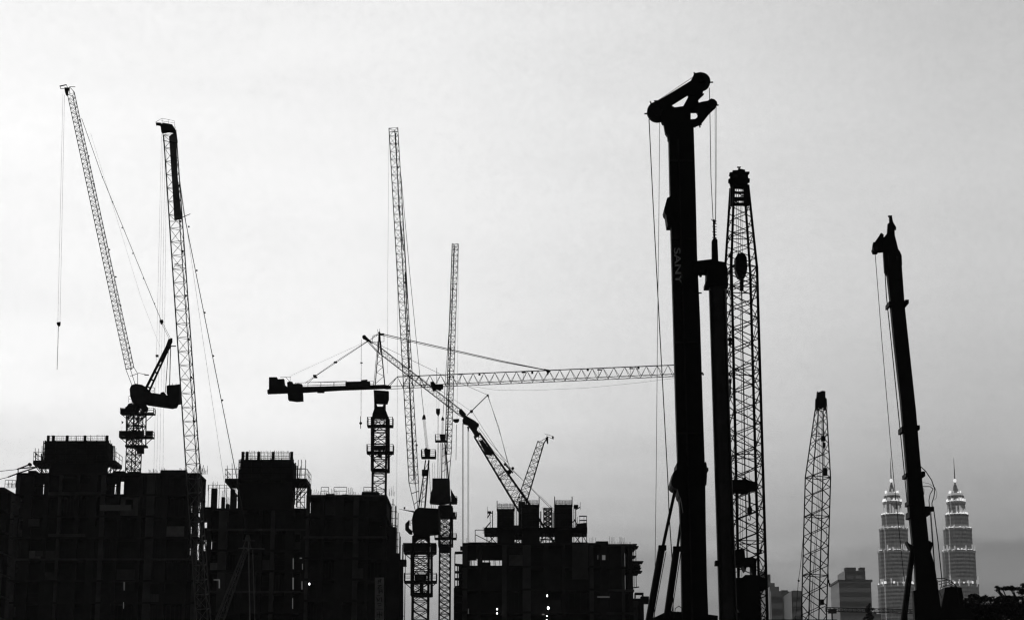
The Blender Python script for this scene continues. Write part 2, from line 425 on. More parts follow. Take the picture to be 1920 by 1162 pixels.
for z in range(0, 26, 3): MB().tube((AX1 + .1, YA + .1, AZ - 2 - z), (AX1 + .5, YA, AZ + 1 - z), .05, n=4).build('edge_post', 'steel', bA)
# pale sheets hung on the face
for x0, y0, x1, y1 in ((187, 946, 246, 957), (53, 972, 74, 986), (66, 1032, 80, 1042), (90, 922, 190, 928), (90, 1000, 160, 1006)):
    MB().rect(x0, y0, x1, y1, YA - .5, .1).build('plywood_sheet', 'board' if x0 == 187 else 'conc', bA)
core_block(bA, 94, 201, 866, 886, YA + 2, 2.6)
formwork('wide climbing formwork box on top of the left building', 85, 213, 827, 868, YA + 1.6, 3.2, (19, 17), 864, 871, 12, 34)
for px_ in (80, 217):     # upper corner platforms
    pass
# lower wing stepping down at the left edge
bA2, _, _, _ = frame_building('low stepped concrete wing at the far left edge of the photo', 8, 30.4, 913, YA + 1, 12, 2.72, 1, 5, panels=.9)
a, b = P(9, 913, YA + 1), P(29, 913, YA + 1)
mb = railing(MB(), (a.x, YA + 1, a.z), (b.x, YA + 1, b.z), .9, .4, .04); mb.build('edge_railing', 'steel', bA2); mb = MB(); rebar(mb, a.x, b.x, YA + 2, a.z, .8, 12); mb.build('rebar', 'rope', bA2)
bA3, _, _, _ = frame_building('lowest concrete block cut off by the left edge of the photo', -40, 7.6, 936, YA + 1.4, 12, 2.72, 2, 6, panels=.9)
rebar(MB(), P(-30, 936, YA + 2).x, P(7, 936, YA + 2).x, YA + 2, P(0, 936, YA + 2).z, 1.4, 30, jit=.8).build('rebar', 'rope', bA3)

# concrete placing boom reaching off the left edge
pb = thing('concrete_placing_boom', P(78, 872, YA - 1), 'folded concrete placing boom reaching off the left edge from the formwork walkway', 'placing boom')
mb = MB()
def tb(p, q, wp, Yq=YA - 1, m=None): (m or mb).tube(P(*p, Yq), P(*q, Yq), wp / 2 * Yq / F, n=6)
tb((-30, 886), (32, 879.5), 1.2); tb((32, 879.5), (55, 870.5), 2.6); tb((34, 878), (69, 875), 2.6); mb.build('upper_arm', 'steel', pb)
mb = MB(); tb((-30, 905), (15, 894), 1.2); tb((15, 894), (33, 887), 2.6); tb((33, 887), (70, 875), 2.6); tb((34, 878), (34, 888), 2); mb.build('lower_arm', 'steel', pb)
MB().disc(56, 870.6, 3.3, YA - 1, .4).build('elbow', 'steel', pb)
mb = MB(); tb((78, 850), (78, 886), 3); tb((66, 868), (90, 868), 2); tb((67, 848), (67, 870), 1.2); mb.ball(P(68.5, 851, YA - 1), .15); mb.build('pedestal', 'steel', pb)

# ---- centre building
YB = 222; sB = YB / F
bB, BX0, BX1, BZ = frame_building('dark concrete frame in the centre left with a low roof and stub columns', 389, 595, 952, YB + 3, 13, 2.35, 6, 11)
for y0, y1 in ((950, 977), (989, 1011), (1032, 1162)):
    a, b = P(381, y0, YB + 5), P(392, y1, YB + 5); zb = 0 if y1 == 1162 else b.z; MB().box((a.x, YB + 5, zb), (BX0 + .3, YB + 6, a.z)).build('gable_wall', 'conc2', bB)
MB().box((P(388.6, 1000, YB + 5).x, YB + 5.2, 5), (P(389.8, 1000, YB + 5).x, YB + 5.8, P(0, 950, YB + 5).z)).build('gable_wall', 'conc2', bB)
mb = MB()
for x0, x1, y in ((395, 404, 914), (414, 419, 930), (422, 428, 943), (431, 437, 915), (437, 441, 926), (445, 450, 925)):
    a, b = P(x0, y, YB + 3), P(x1, 952, YB + 3); mb.box((a.x, YB + 3.5, b.z), (b.x, YB + 4.2, a.z)); 
    rebar(mb, a.x, b.x, YB + 3.8, a.z, .9, 4)
mb.build('stub_column', 'conc2', bB)
mb = railing(MB(), P(390, 920, YB + 4), P(436, 920, YB + 4), .7, .9, .03); a = P(390, 952, YB + 4)
mb.build('edge_railing', 'steel', bB)
for x in (390, 398, 410, 424, 436): q = P(x, 952, YB + 4); MB().tube(q, q + V(0, 0, 2.7), .04, n=4).build('edge_post', 'steel', bB)
core_block(bB, 448, 553, 903, 952, YB + 4, 3.4)
formwork('climbing formwork box on the centre building core', 451, 556, 862, 904, YB + 3.4, 3.8, (27, 28), 898, 905, 17, 60)
sc1 = thing('scaffold', P(564, 952, YB + 4), 'open tube scaffold stair between the core and the right wing of the centre building', 'scaffold')
mb = MB()
for x in (557, 563, 571):
    for yy in (0, 1.5): a = P(x, 952, YB + 4 + yy); mb.tube(a, a + V(0, 0, 5.6), .05, n=4)
mb.build('standard', 'steel', sc1); mb = MB()
for y in (950, 941, 932, 922, 912, 890, 878): mb.tube(P(556, y, YB + 4), P(572, y, YB + 4), .04, n=4)
for k, y in enumerate((952, 932, 912)): mb.tube(P(557 if k % 2 else 571, y, YB + 4), P(571 if k % 2 else 557, y - 20, YB + 4), .06, n=4)
mb.build('stair_flight', 'steel', sc1)
bC_, CX0, CX1, CZ = frame_building('tall dark concrete wing right of the centre core with a long flat roof', 574.4, 735, 927, YB, 10, 2.35, 5, 12, panels=.75)
for x0, x1, y in ((678, 709, 920), (574.6, 581, 913), (610, 626, 924), (640, 652, 925)):
    a, b = P(x0, y, YB), P(x1, 927, YB); MB().box((a.x, YB + .5, b.z), (b.x, YB + 2, a.z)).build('roof_upstand', 'conc2', bC_)
mb = MB()
for x0, x1, h, n in ((582, 612, 14, 14), (620, 632, 17, 7), (652, 664, 17, 8), (680, 700, 13, 6), (728, 738, 20, 6), (600, 690, 9, 16)):
    a, b = P(x0, 927, YB), P(x1, 927, YB); rebar(mb, a.x, b.x, YB + 1, a.z, h * sB, n, jit=.6)
mb.build('rebar', 'rope', bC_)
mb = MB()
for x0, x1 in ((602, 616), (626, 650), (682, 706)): railing(MB(), P(x0, 927, YB), P(x1, 927, YB), .85, 1.0, .04).build('edge_railing', 'steel', bC_)
# outward-stepping side of the wing
mb = MB()
for x1, y0, y1 in ((741, 985, 1035), (748, 1035, 1300)):
    a, b = P(735, y0, YB), P(x1, y0, YB); zb = max(0, P(735, y1, YB).z); MB().box((CX1 + .02, YB + 1, zb), (b.x, YB + 3.5, a.z)).build('side_bay', 'conc2', bC_)
sc2 = thing('scaffold', (CX1 + .6, YB, 0), 'tube scaffold climbing the right side of the centre building', 'scaffold')
mb = MB()
for x, y in ((737, 935), (741, 948), (744, 985), (751, 1005), (755, 1020)):
    a = P(x, y, YB + 2); mb.tube((a.x, a.y, 0), a, .06, n=4); mb.tube((a.x, a.y + 6, 0), a + V(0, 6, 0), .06, n=4)
mb.build('standard', 'steel', sc2); mb = MB()
for i, y in enumerate(range(945, 1162, 13)): mb.tube(P(734, y, YB + 2), P(741 + (y - 945) * .07 + rnd.uniform(0, 4), y + 1, YB + 2), .05, n=4)
mb.build('ledger', 'steel', sc2)
MB().rect(745, 1049, 762, 1061, YB + 3, 2.2).build('loading_platform', 'ply', sc2)
mb = MB(); mb.rect(748.5, 1010, 750, 1085, YB + 1.8, .1); mb.rect(754.5, 1066, 756.3, 1290, YB + 1.8, .1); mb.rect(748, 1062, 756, 1290, YB + 2.8, .1); mb.build('debris_net', 'net', sc2)
# vertical sign with worn characters, legible only as strokes
sg = thing('hanging_sign', P(712, 1162, YB - .6), 'tall narrow pale banner with worn characters hung low on the centre building', 'sign')
MB().rect(703, 1082, 720, 1176, YB - .7, .08).build('panel', 'sign', sg)
mb = MB()
def stroke(x0, y0, x1, y1, wp=1.3): mb.tube(P(x0, y0, YB - .82), P(x1, y1, YB - .82), wp / 2 * sB, n=4)
for q in ((709,1087,716,1086),(709,1090,714,1089),(709,1087,709,1094),(713,1085,713,1092),  (708,1097,716,1096),(714,1096,708,1102),(708,1102,716,1101),
          (709,1105,717,1105),(709,1109,716,1108),(711,1104,711,1112),(716,1104,717,1111),(706,1116,713,1115),
          (706,1119,708,1127),(706,1119,710,1126),(710,1126,713,1119),(715,1119,716,1128),(707,1131,715,1130),(709,1135,716,1133),
          (706,1141,718,1141),(707,1146,707,1155),(711,1145,712,1158),(716,1146,716,1154),(707,1151,716,1152),(706,1161,717,1162),(708,1166,716,1172)): stroke(*q)
mb.build('lettering', 'ply', sg)

# ---- right building
YC = 240; sC = YC / F
bD, DX0, DX1, DZ = frame_building('dark concrete frame in the middle of the photo with three core towers', 867, 1141, 1017, YC, 16, 2.75, 7, 21,
    through={(0, 0), (0, 1)}, sill=.7)
bE, EX0, EX1, EZ = frame_building('concrete side wing right of the three core towers', 1141.4, 1186, 1019, YC, 8, 2.75, 3, 22, through={(0, 2), (1, 2), (3, 2), (2, 1)}, panels=.35)
for x0, x1, y in ((1118, 1141, 1013), (878, 930, 1015)):
    a, b = P(x0, y, YC), P(x1, 1017, YC); MB().box((a.x, YC + .5, b.z), (b.x, YC + 4, a.z)).build('roof_upstand', 'conc2', bD)
mb = MB()
for x0, x1, h, n in ((1107, 1116, 15, 4), (1144, 1152, 16, 4), (1163, 1171, 14, 5), (873, 876, 12, 2), (1155, 1184, 5, 9)):
    a, b = P(x0, 1018, YC), P(x1, 1018, YC); rebar(mb, a.x, b.x, YC + 1, a.z, h * sC, n, jit=.2)
mb.build('rebar', 'rope', bD)
# the see-through storey under the core platforms
a, b = P(932, 1001, YC + 3), P(1075, 1017, YC)
for k, (x0, x1) in enumerate(((933, 965), (979, 1012), (1041, 1073))):
    core_block(bD, x0, x1, 990, 1017, YC + 4, 5)
MB().rect(1073, 1016, 1103, 1085, YC - .2, .3).build('facade_panel', 'conc', bD)
MB().rect(941, 1022, 950, 1180, YC - .25, .4).build('facade_panel', 'conc', bD)
for k, (x0, x1, yt, lb) in enumerate(((932, 964, 954, 'left'), (978, 1011, 946, 'middle'), (1040, 1073, 946, 'right'))):
    rt, fx0, fx1, fz, fb = formwork('slender core formwork crowned with rebar, %s one of the three on the middle building' % lb, x0, x1, yt, 992, YC + 3.6, 5.6, 0, 0, 0, 14 if k else 16, 0, rail=False)
    mb = rebar(MB(), fx0 + .05, fx1 - .05, YC + 4, fz - .3, (15 if k else 17) * sC, 26, r=.028, jit=.12, lean=.01); rebar(mb, fx0 + .05, fx1 - .05, YC + 8, fz - .3, 14 * sC, 22, r=.028, jit=.12, lean=.01)
    mb.tube((fx0, YC + 4, fz - .2), (fx0, YC + 4, fz + 17 * sC), .07, n=4); mb.tube((fx1, YC + 4, fz - .2), (fx1, YC + 4, fz + 17 * sC), .07, n=4)
    for q in range(3): mb.tube((fx0, YC + 4, fz + q * .3), (fx1, YC + 4, fz + q * .3), .03, n=4)
    mb.build('rebar', 'rope', rt)
pf = thing('working_platform', P(1005, 1002, YC + 3), 'long dark working platform linking the three core towers', 'platform')
MB().rect(908, 992, 1100, 1002.5, YC + 6, 8).build('deck', 'steel', pf)
for x0, x1 in ((966, 974), (974, 966), (1013, 1020), (1020, 1013), (1026, 1040), (1076, 1088), (1090, 1078), (1092, 1100), (915, 930), (930, 915), (892, 922)):
    MB().tube(P(x0, 1002, YC + 2.6), P(x1, 1017, YC + 2.6), .06, n=4).build('brace', 'steel', pf)
for x in (891, 913, 922, 932, 969, 975, 1016, 1023, 1030, 1036, 1076, 1084, 1092, 1100): MB().tube(P(x, 993, YC + 2.6), P(x, 1017, YC + 2.6), .06, n=4).build('support_post', 'steel', pf)
MB().tube(P(891, 993, YC + 2.6), P(908, 993, YC + 2.6), .06, n=4).build('edge_rail', 'steel', pf); MB().tube(P(1013, 1010, YC + 2.6), P(1040, 1012, YC + 2.6), .1, n=4).build('edge_rail', 'steel', pf)
for x, y0, y1, wp in ((914, 949, 972, .8), (923.5, 957, 992, 2.4), (919, 960, 990, 1.6), (906, 987, 1000, 1), (965.5, 951, 992, 1.4), (969, 952, 992, 2), (974, 953, 992, 2.4), (1014, 958, 992, 3), (1037, 960, 992, 2.4),
                      (1076, 948, 992, 2), (1079.5, 950, 992, 2.4), (1083, 968, 992, 1), (1088, 941, 955, 1), (1087, 966, 992, 1), (1100, 967, 1016, 1.6), (1095, 967, 992, 1), (1018, 950, 955, 1), (1033, 947, 960, 1.6), (976, 963, 992, 4)):
    MB().tube(P(x, y0, YC + 3), P(x, y1, YC + 3), wp / 2 * sC, n=4).build('hoist_post', 'steel', pf)
for p, q in (((914, 961), (924, 961)), ((914, 970), (920, 960)), ((908, 992), (920, 978)), ((1079, 955), (1088, 950)), ((1086, 967), (1100, 967)), ((1086, 975), (1100, 975)), ((1076, 972), (1086, 990)), ((1083, 984), (1100, 984)), ((1012, 975), (1019, 985)), ((1064, 985), (1078, 975))):
    MB().tube(P(*p, YC + 3), P(*q, YC + 3), .09, n=4).build('brace', 'steel', pf)
MB().rect(1076, 946, 1084, 953, YC + 3, .8).build('guard_box', 'steel', pf); MB().rect(914, 958, 921, 962, YC + 3, .8).build('guard_box', 'steel', pf)
mb = MB(); lattice(mb, P(1027, 991, YC + 3.2), P(1027, 953, YC + 3.2), 15 * sC, 15 * sC, 4, .07, .05, cross=True, rot=0); mb.build('braced_tower', 'steel', pf)
MB().poly([(1078, 990), (1082, 982), (1100, 980), (1101, 992)], YC + 3, 2).build('side_deck', 'steel', pf)
# edges of the right building
sc3 = thing('scaffold', P(1190, 1120, YC), 'ragged catch platforms sticking out from the right corner of the middle building', 'scaffold')
mb = MB()
for y, x in ((1022, 1193), (1026, 1196), (1054, 1205), (1058, 1198), (1062, 1200), (1066, 1201), (1072, 1203), (1076, 1196), (1044, 1191), (1031, 1190)): mb.beam(P(1185, y, YC + 1), P(x, y, YC + 1), 0.09, 3)
mb.rect(1191, 1056, 1199, 1070, YC + 2, 2)
mb.build('catch_platform', 'steel', sc3); mb = MB()
for x in (1188, 1192): mb.tube(P(x, 1024, YC + 1), P(x + 1, 1100, YC + 1), .06, n=4)
mb.build('standard', 'steel', sc3)
lw, _, _, _ = frame_building('low annex with a projecting slab at the foot of the middle building', 1186.6, 1207, 1121, YC + 1, 12, 2.75, 1, 9, panels=1)
MB().rect(1190, 1111, 1206, 1114, YC + 2, 3).rect(1190, 1114, 1191.5, 1121, YC + 2, 3).rect(1204, 1114, 1206, 1121, YC + 2, 3).build('frame', 'conc', lw); MB().rect(1201, 1118, 1216, 1131, YC + 2, 3).build('balcony', 'conc2', lw)
sc4 = thing('scaffold', P(858, 1162, YC), 'narrow scaffold and hoist frame on the left side of the middle building', 'scaffold')
mb = MB()
for x, y in ((853, 1036), (858, 1058), (863, 1075)): a = P(x, y, YC + 1); mb.tube((a.x, a.y, 0), a, .08, n=4)
mb.build('standard', 'steel', sc4); mb = MB()
for i, y in enumerate((1036, 1058, 1072, 1085, 1100, 1117, 1130, 1146)): mb.beam(P(853, y, YC + 1), P(868, y + rnd.uniform(-2, 2), YC + 1), .12, 2)
mb.rect(860, 1060, 868, 1180, YC + 2, 2); mb.rect(851, 1102, 862, 1180, YC + 2.3, 2); mb.rect(863, 1024, 868, 1031, YC + 1, 1.5)
mb.build('ledger', 'steel', sc4)
# floodlights burning inside the frames
def floodlight(px, py, Y, r, label, sx=1, sz=1):
    c = P(px, py, Y); t = thing('floodlight', c, label, 'floodlight', 'lit floodlights on the unfinished buildings')
    r *= .72
    MB().ball(c, r, sx, sz).build('lamp_head', 'lamp', t, smooth=True)
    MB().box((c.x - r * 1.1, Y + r, c.z - r), (c.x + r * 1.1, Y + r + .25, c.z + r * 1.2)).tube((c.x, Y + r + .1, c.z - r), (c.x, Y + r + .1, c.z - r - 1.2), .04).build('housing', 'steel', t)
for a in ((384, 1052, YA - 4, .24, 'brightest floodlight, left of the pair between the two left buildings'), (390, 1052, YA - 4, .2, 'floodlight beside the brightest one between the two left buildings'),
          (580, 1094, YB - .6, .12, 'single floodlight low on the centre building', 1, 1.6), (1026, 1116, YC - .6, .11, 'uppermost floodlight of the column low on the middle building', 1, 1.9),
          (1028, 1139, YC - .6, .2, 'large floodlight in the middle of the column on the middle building', .9, 1.4), (1025.5, 1154, YC - .6, .1, 'smallest lamp under the large floodlight on the middle building'), (1025, 1161, YC - .6, .1, 'floodlight at the very bottom edge of the middle building'),
          (932, 1141, YC - .6, .13, 'upper of the two stacked floodlights below the left core tower', .9, 1.4), (932, 1149, YC - .6, .13, 'lower of the two stacked floodlights below the left core tower', .9, 1.2)): floodlight(*a)

# narrow lit openings low in the frames
M['lit'] = material('lit_opening', .5, .8, noise=0, emit=.09)
for root_, Yo, items in ((bA, YA - .06, ((232, 1088, 233.4, 1106), (231, 1128, 232.2, 1140))), (bB, YB - .1, ((549, 1046, 550.6, 1066), (548.5, 1082, 550.6, 1104), (548, 1121, 549.4, 1140), (566.5, 1056, 567.6, 1067), (565.4, 1089, 567, 1104), (562, 1044.6, 566, 1046.6), (400.5, 1085.5, 412, 1087), (410.2, 1087, 412, 1102))),
                       (bD, YC - .06, ((1016, 1150, 1021, 1152), (1120.5, 1040, 1121.5, 1048), (1129, 1040, 1135, 1049), (1120, 1117.5, 1143, 1119), (877.5, 1140, 878.5, 1150)))):
    for x0, y0, x1, y1 in items: MB().rect(x0, y0, x1, y1, Yo, .08).build('lit_opening', 'lit', root_)
# ------------------------------------------------------------------ tower cranes
def px_lattice(root, name, A, B, wa, wb, bay, Y, rc=1.1, rb=.6, mat='steel', **k):
    """lattice between two photo points, widths, chord and brace thickness in photo pixels"""
    YB_ = k.pop('Yb', Y); s = Y / F; a, b = P(*A, Y), P(*B, YB_)
    n = max(2, int(round(math.hypot(A[0] - B[0], A[1] - B[1]) / bay)))
    if 'rcs' in k: k['rcs'] = [q / 2 * s for q in k['rcs']]
    return lattice(MB(), a, b, wa * s, wb * s, n, rc / 2 * s, rb / 2 * s, **k).build(name, mat, root)
def vmast(root, x, ytop, wpx, Y, bay=14, rc=2.2, rb=1.2, name='mast', **k):
    s = Y / F; a = P(x, ytop, Y); base = V(a.x, Y, 0); n = max(2, int(round((a.z) / (bay * s))))
    return lattice(MB(), base, a, wpx * s, wpx * s, n, rc / 2 * s, rb / 2 * s, **k).build(name, 'steel', root)
def platform(root, x0, x1, y, Y, D=1.5, rail=10, th=3, solid=None, brace=None):
    s = Y / F; a, b = P(x0, y, Y), P(x1, y, Y); z = a.z
    mb = MB().box((a.x, Y - D / 2, z - th * s), (b.x, Y + D / 2, z)); o = mb.build('service_platform', 'steel', root)
    mb = MB(); h = rail * s
    for yy in (Y - D / 2 + .05, Y + D / 2 - .05): railing(mb, (a.x, yy, z), (b.x, yy, z), h, .9, .03)
    for xx in (a.x + .04, b.x - .04): railing(mb, (xx, Y - D / 2, z), (xx, Y + D / 2, z), h, 1, .04)
    if solid:
        for x2, x3 in solid: q, r_ = P(x2, y, Y), P(x3, y, Y); mb.box((q.x, Y - D / 2 - .06, z), (r_.x, Y - D / 2 - .02, z + h))
    if brace:
        for xe, xi in ((x0 + 2, brace[0]), (x1 - 2, brace[1])): mb.tube(P(xe, y + th, Y), P(xi, y + th + abs(xe - xi) * .9, Y), .06, n=4)
    ob = mb.build('railing', 'steel', o); return o
def small_block(root, x, y, w_, h_, Y, name='hook_block', t=.4):
    return MB().poly([(x - w_ * .4, y - h_ / 2), (x + w_ * .4, y - h_ / 2), (x + w_ / 2, y - h_ * .1), (x + w_ * .25, y + h_ * .35), (x, y + h_ / 2), (x - w_ * .25, y + h_ * .35), (x - w_ / 2, y - h_ * .1)], Y, t).build(name, 'steel', root)
def jib_lamps(root, pts, Y, r=2.0):
    for x, y in pts: MB().rect(x - r, y - r * .7, x + r, y + r * .7, Y, .35).build('lamp', 'steel', root)

# ---- crane 1: far left luffing crane
Y1 = 262; s1 = Y1 / F
c1 = thing('luffing_tower_crane', (P(255, 880, Y1).x, Y1, 0), 'far left luffing tower crane, jib leaning left and dark counterweight on its short rear deck', 'tower crane')
vmast(c1, 255, 757, 29, Y1, bay=14, rc=1.9, rb=1.1, rot=R(43), cross=True)
px_lattice(c1, 'climbing_collar', (255, 838), (255.5, 762), 37, 38, 17, Y1, rc=2.2, rb=1.4, rot=R(43))
MB().rect(236, 835, 276, 838.5, Y1, 2.6).build('collar_ring', 'steel', c1)
platform(c1, 225, 288, 819, Y1, rail=10, th=2.5, solid=((225.5, 272), (275, 287.5)), brace=(241, 271))
platform(c1, 227, 290, 775, Y1, rail=9, th=2, brace=(241, 272))
MB().rect(227, 766, 236, 775, Y1 - .4, 1).rect(236, 763, 243, 776, Y1, 1.6).build('control_box', 'steel', c1)
MB().rect(257, 839, 270, 850, Y1 - 1.2, .8).build('climbing_unit', 'steel', c1)
mb = MB().poly([(236, 766), (243, 758), (272, 757), (277, 763), (276, 770), (268, 772), (262, 763), (254, 776), (246, 772), (240, 776)], Y1, 2.2); mb.build('slewing_ring', 'steel', c1)
MB().poly([(245, 731), (248, 724), (256, 721), (268, 723), (275, 727), (283, 735), (283, 756), (270, 758), (250, 756), (246, 744)], Y1, 3.2).build('operator_cab', 'steel2', c1)
mb = MB(); railing(mb, P(241, 754, Y1), P(247, 754, Y1), 12 * s1, .4, .03); mb.build('cab_railing', 'steel', c1)
MB().poly([(274, 738), (289, 738), (302, 740), (303, 737), (309, 736), (312, 742), (318, 742), (318, 757), (332, 758), (331, 763), (322, 765), (276, 758.5)], Y1, 2.6).build('slewing_deck', 'steel', c1)
MB().poly([(314, 725), (318, 723.5), (330, 723), (338, 721.5), (338, 756), (333, 757), (332, 760), (318.3, 757), (318.3, 742), (314, 740)], Y1 - .1, 2.9).build('counterweight', 'conc2', c1)
mb = MB(); railing(mb, P(280, 738, Y1), P(289, 738, Y1), 12 * s1, .6, .05); mb.tube(P(323, 722, Y1), P(323, 718, Y1), .04); mb.tube(P(330, 722, Y1), P(330, 718, Y1), .04); mb.build('deck_railing', 'steel', c1)
mb = MB()
for dy in (-.9, .9):
    mb.beam(P(271, 733, Y1 + dy), P(316, 644, Y1 + dy * .3), 4 * s1, .35); mb.beam(P(278, 737, Y1 + dy), P(321, 642, Y1 + dy * .3), 3 * s1, .3)
for t in (.1, .25, .4, .55, .7, .85): mb.tube(P(271 + 45 * t, 733 - 89 * t, Y1), P(278 + 43 * t, 737 - 95 * t, Y1), .12)
mb.poly([(311, 650), (316, 636), (323, 634), (323, 641), (315, 656)], Y1, .8); mb.poly([(299, 676), (314, 646), (320, 649), (304, 680)], Y1, 1.0)
mb.rect(292, 665, 297, 669, Y1, .4); mb.rect(321, 648, 330, 649.5, Y1, .4); mb.rect(271, 702, 279, 703.5, Y1, .3); mb.tube(P(259, 699, Y1), P(279, 703, Y1), .04)
mb.build('a_frame', 'steel', c1)
mb = MB()
for p, q, w2 in (((316, 652), (310, 736), 1.4), ((320, 648), (318, 724), 1.8), ((299, 690), (275, 745), .7)): mb.tube(P(*p, Y1), P(*q, Y1), w2 / 2 * s1)
mb.build('back_stay', 'steel', c1)
j1 = px_lattice(c1, 'jib', (243.5, 690), (133, 176), 15.5, 14, 9, Y1, rc=1.3, rb=.55, tri=.55)
mb = MB()
for a, b in (((236, 692), (247.5, 722)), ((251, 688), (258, 700)), ((258, 700), (258, 721)), ((244, 690), (254, 722)), ((126, 178), (123, 166)), ((131, 176), (130, 165)), ((140, 174), (132, 165)), ((137, 170), (141, 180)), ((236, 692), (251, 688)), ((244, 705), (258, 700))): mb.tube(P(*a, Y1), P(*b, Y1), .6 * s1)
mb.build('jib_end', 'steel', j1)
mb = MB().poly([(121, 165), (131, 165), (128, 172), (127, 180), (124, 179), (122, 173)], Y1, .6).poly([(112, 161), (124, 158.5), (125, 160), (113, 163)], Y1, .1)
for q in ((112, 161, 114, 167), (114, 167, 132, 164.5), (124, 158.5, 127, 165), (130, 163, 141, 163)): mb.tube(P(q[0], q[1], Y1), P(q[2], q[3], Y1), .045)
mb.build('jib_head', 'steel', j1)
jib_lamps(j1, ((149, 225), (166, 293), (176, 345), (205, 468), (217, 519), (226, 573), (243, 652)), Y1, 1.5)
rope(c1, [(153, 222), (192, 332), (302, 600)], Y1, .9, 'pendant_rope')
for x, y in ((192, 332), (211, 379), (229, 427), (249, 475), (269, 522), (290, 569)): MB().ball(P(x, y, Y1), .1).build('rope_socket', 'steel', c1)
small_block(c1, 303, 604, 7, 9, Y1, 'pendant_block')
rope(c1, [(303, 606), (318, 637)], Y1, .6, 'luffing_rope'); rope(c1, [(305, 605), (321, 637)], Y1, .6, 'luffing_rope')
rope(c1, [(118, 175), (108.5, 604)], Y1, .35, 'hoist_rope'); rope(c1, [(121, 178), (112.5, 604)], Y1, .35, 'hoist_rope')
MB().poly([(106.5, 604.5), (113.5, 603.5), (113, 610), (110, 612), (107, 609)], Y1, .5).build('hook_block', 'steel', c1)
rope(c1, [(109.5, 611), (108.6, 645), (107, 693)], Y1, .9, 'hook_line')
rope(c1, [(170, 250), (265, 560), (300, 650)], Y1 + 1, .25, 'guide_rope')
rope(c1, [(229, 799), (227, 822)], Y1 - 1, .3, 'flag_pole'); MB().poly([(228, 788), (232, 791.5), (228, 795)], Y1 - 1, .03).build('flag', 'steel', c1)

# ---- crane 2: luffing crane in front of the left building, its deck below the frame
Y2 = 178; s2 = Y2 / F
c2 = thing('luffing_tower_crane', (P(430, 1230, Y2).x, Y2, 0), 'near luffing tower crane in the left third, dark board beside its jib head', 'tower crane')
j2 = px_lattice(c2, 'jib', (384, 1196), (318.5, 252), 27, 25, 26, Y2, rc=1.7, rb=.8, mat='galv', tri=.66, rcs=[2.3, 2.0, 1.7])
MB().poly([(317, 256), (330, 247), (333, 330), (341, 411), (327, 413), (322, 330)], Y2 + .25, .25).build('name_board', 'pale', j2)
mb = MB()
for q in ((305, 247, 307, 266), (330, 245, 333, 268), (305, 247, 330, 245), (306, 264, 331, 268), (341, 408, 357, 401), (318, 415, 342, 415), (327, 497, 342, 500), (327, 494, 342, 497)): mb.tube(P(q[0], q[1], Y2), P(q[2], q[3], Y2), .7 * s2)
mb.build('cross_frame', 'steel', j2)
mb = MB().poly([(301, 236), (306, 231), (323, 234), (329, 243), (329, 250), (316, 248), (306, 250), (303, 249)], Y2, .5)
for q in ((292, 229, 304, 222), (304, 222, 327, 227), (327, 227, 328, 244), (292, 229, 293, 236), (293, 236, 303, 233), (304, 222, 304, 232), (292, 229, 303, 231), (315, 224, 316, 232), (303, 227, 327, 231), (327, 235, 332, 246)): mb.tube(P(q[0], q[1], Y2), P(q[2], q[3], Y2), .35 * s2, n=4)
mb.poly([(292, 230), (303, 231), (302, 237), (293, 235)], Y2 - .3, .04)
mb.build('jib_head', 'steel', j2)
jib_lamps(j2, ((336, 348), (338, 415), (342.5, 471), (348, 554), (354, 636.5), (358.5, 707), (363.5, 789), (373, 960)), Y2, 2)
rope(c2, [(336, 335), (345, 400), (437, 860), (462, 990)], Y2, 1.3, 'pendant_rope')
for x, y in ((354, 425), (384, 586), (400, 667), (417, 750), (369, 507)): MB().ball(P(x, y, Y2), .09).build('rope_socket', 'steel', c2)
rope(c2, [(337, 335), (381, 640), (418, 886), (432, 985)], Y2, .4, 'luffing_rope')
for a, b in ((303, 288.5), (306, 294), (310, 299.5), (313, 305.5)): rope(c2, [(a, 250), (b, 880), (b - 3, 1150)], Y2, .3, 'hoist_rope')
af = px_lattice(c2, 'a_frame', (398, 1200), (462, 1026), 16, 7, 22, Y2, rc=1.6, rb=.7, rot=0, mat='galv')
mb = MB()
for p, q, w2 in (((462, 1028), (410, 1162), 1), ((466, 1010), (470, 1230), 2.4), ((474, 1030), (480, 1230), 1.6), ((455, 1028), (464, 1003), 2), ((471, 1028), (465, 1003), 1.4), ((455, 1013), (478, 1013), 1.2), ((447, 1027), (496, 1028), 2.2)): mb.tube(P(*p, Y2), P(*q, Y2), w2 / 2 * s2)
mb.poly([(462, 1002), (467, 1002), (470, 1012), (459, 1012)], Y2, .5); mb.build('a_frame_head', 'pale', c2)
vmast(c2, 425, 1250, 46, Y2, bay=24, rc=3, rb=1.6)
MB().poly([(375, 1196), (480, 1215), (540, 1215), (540, 1252), (375, 1245)], Y2, 3).build('slewing_deck', 'steel', c2)
MB().poly([(505, 1190), (545, 1190), (545, 1214), (505, 1214)], Y2, 3.4).build('counterweight', 'conc2', c2)

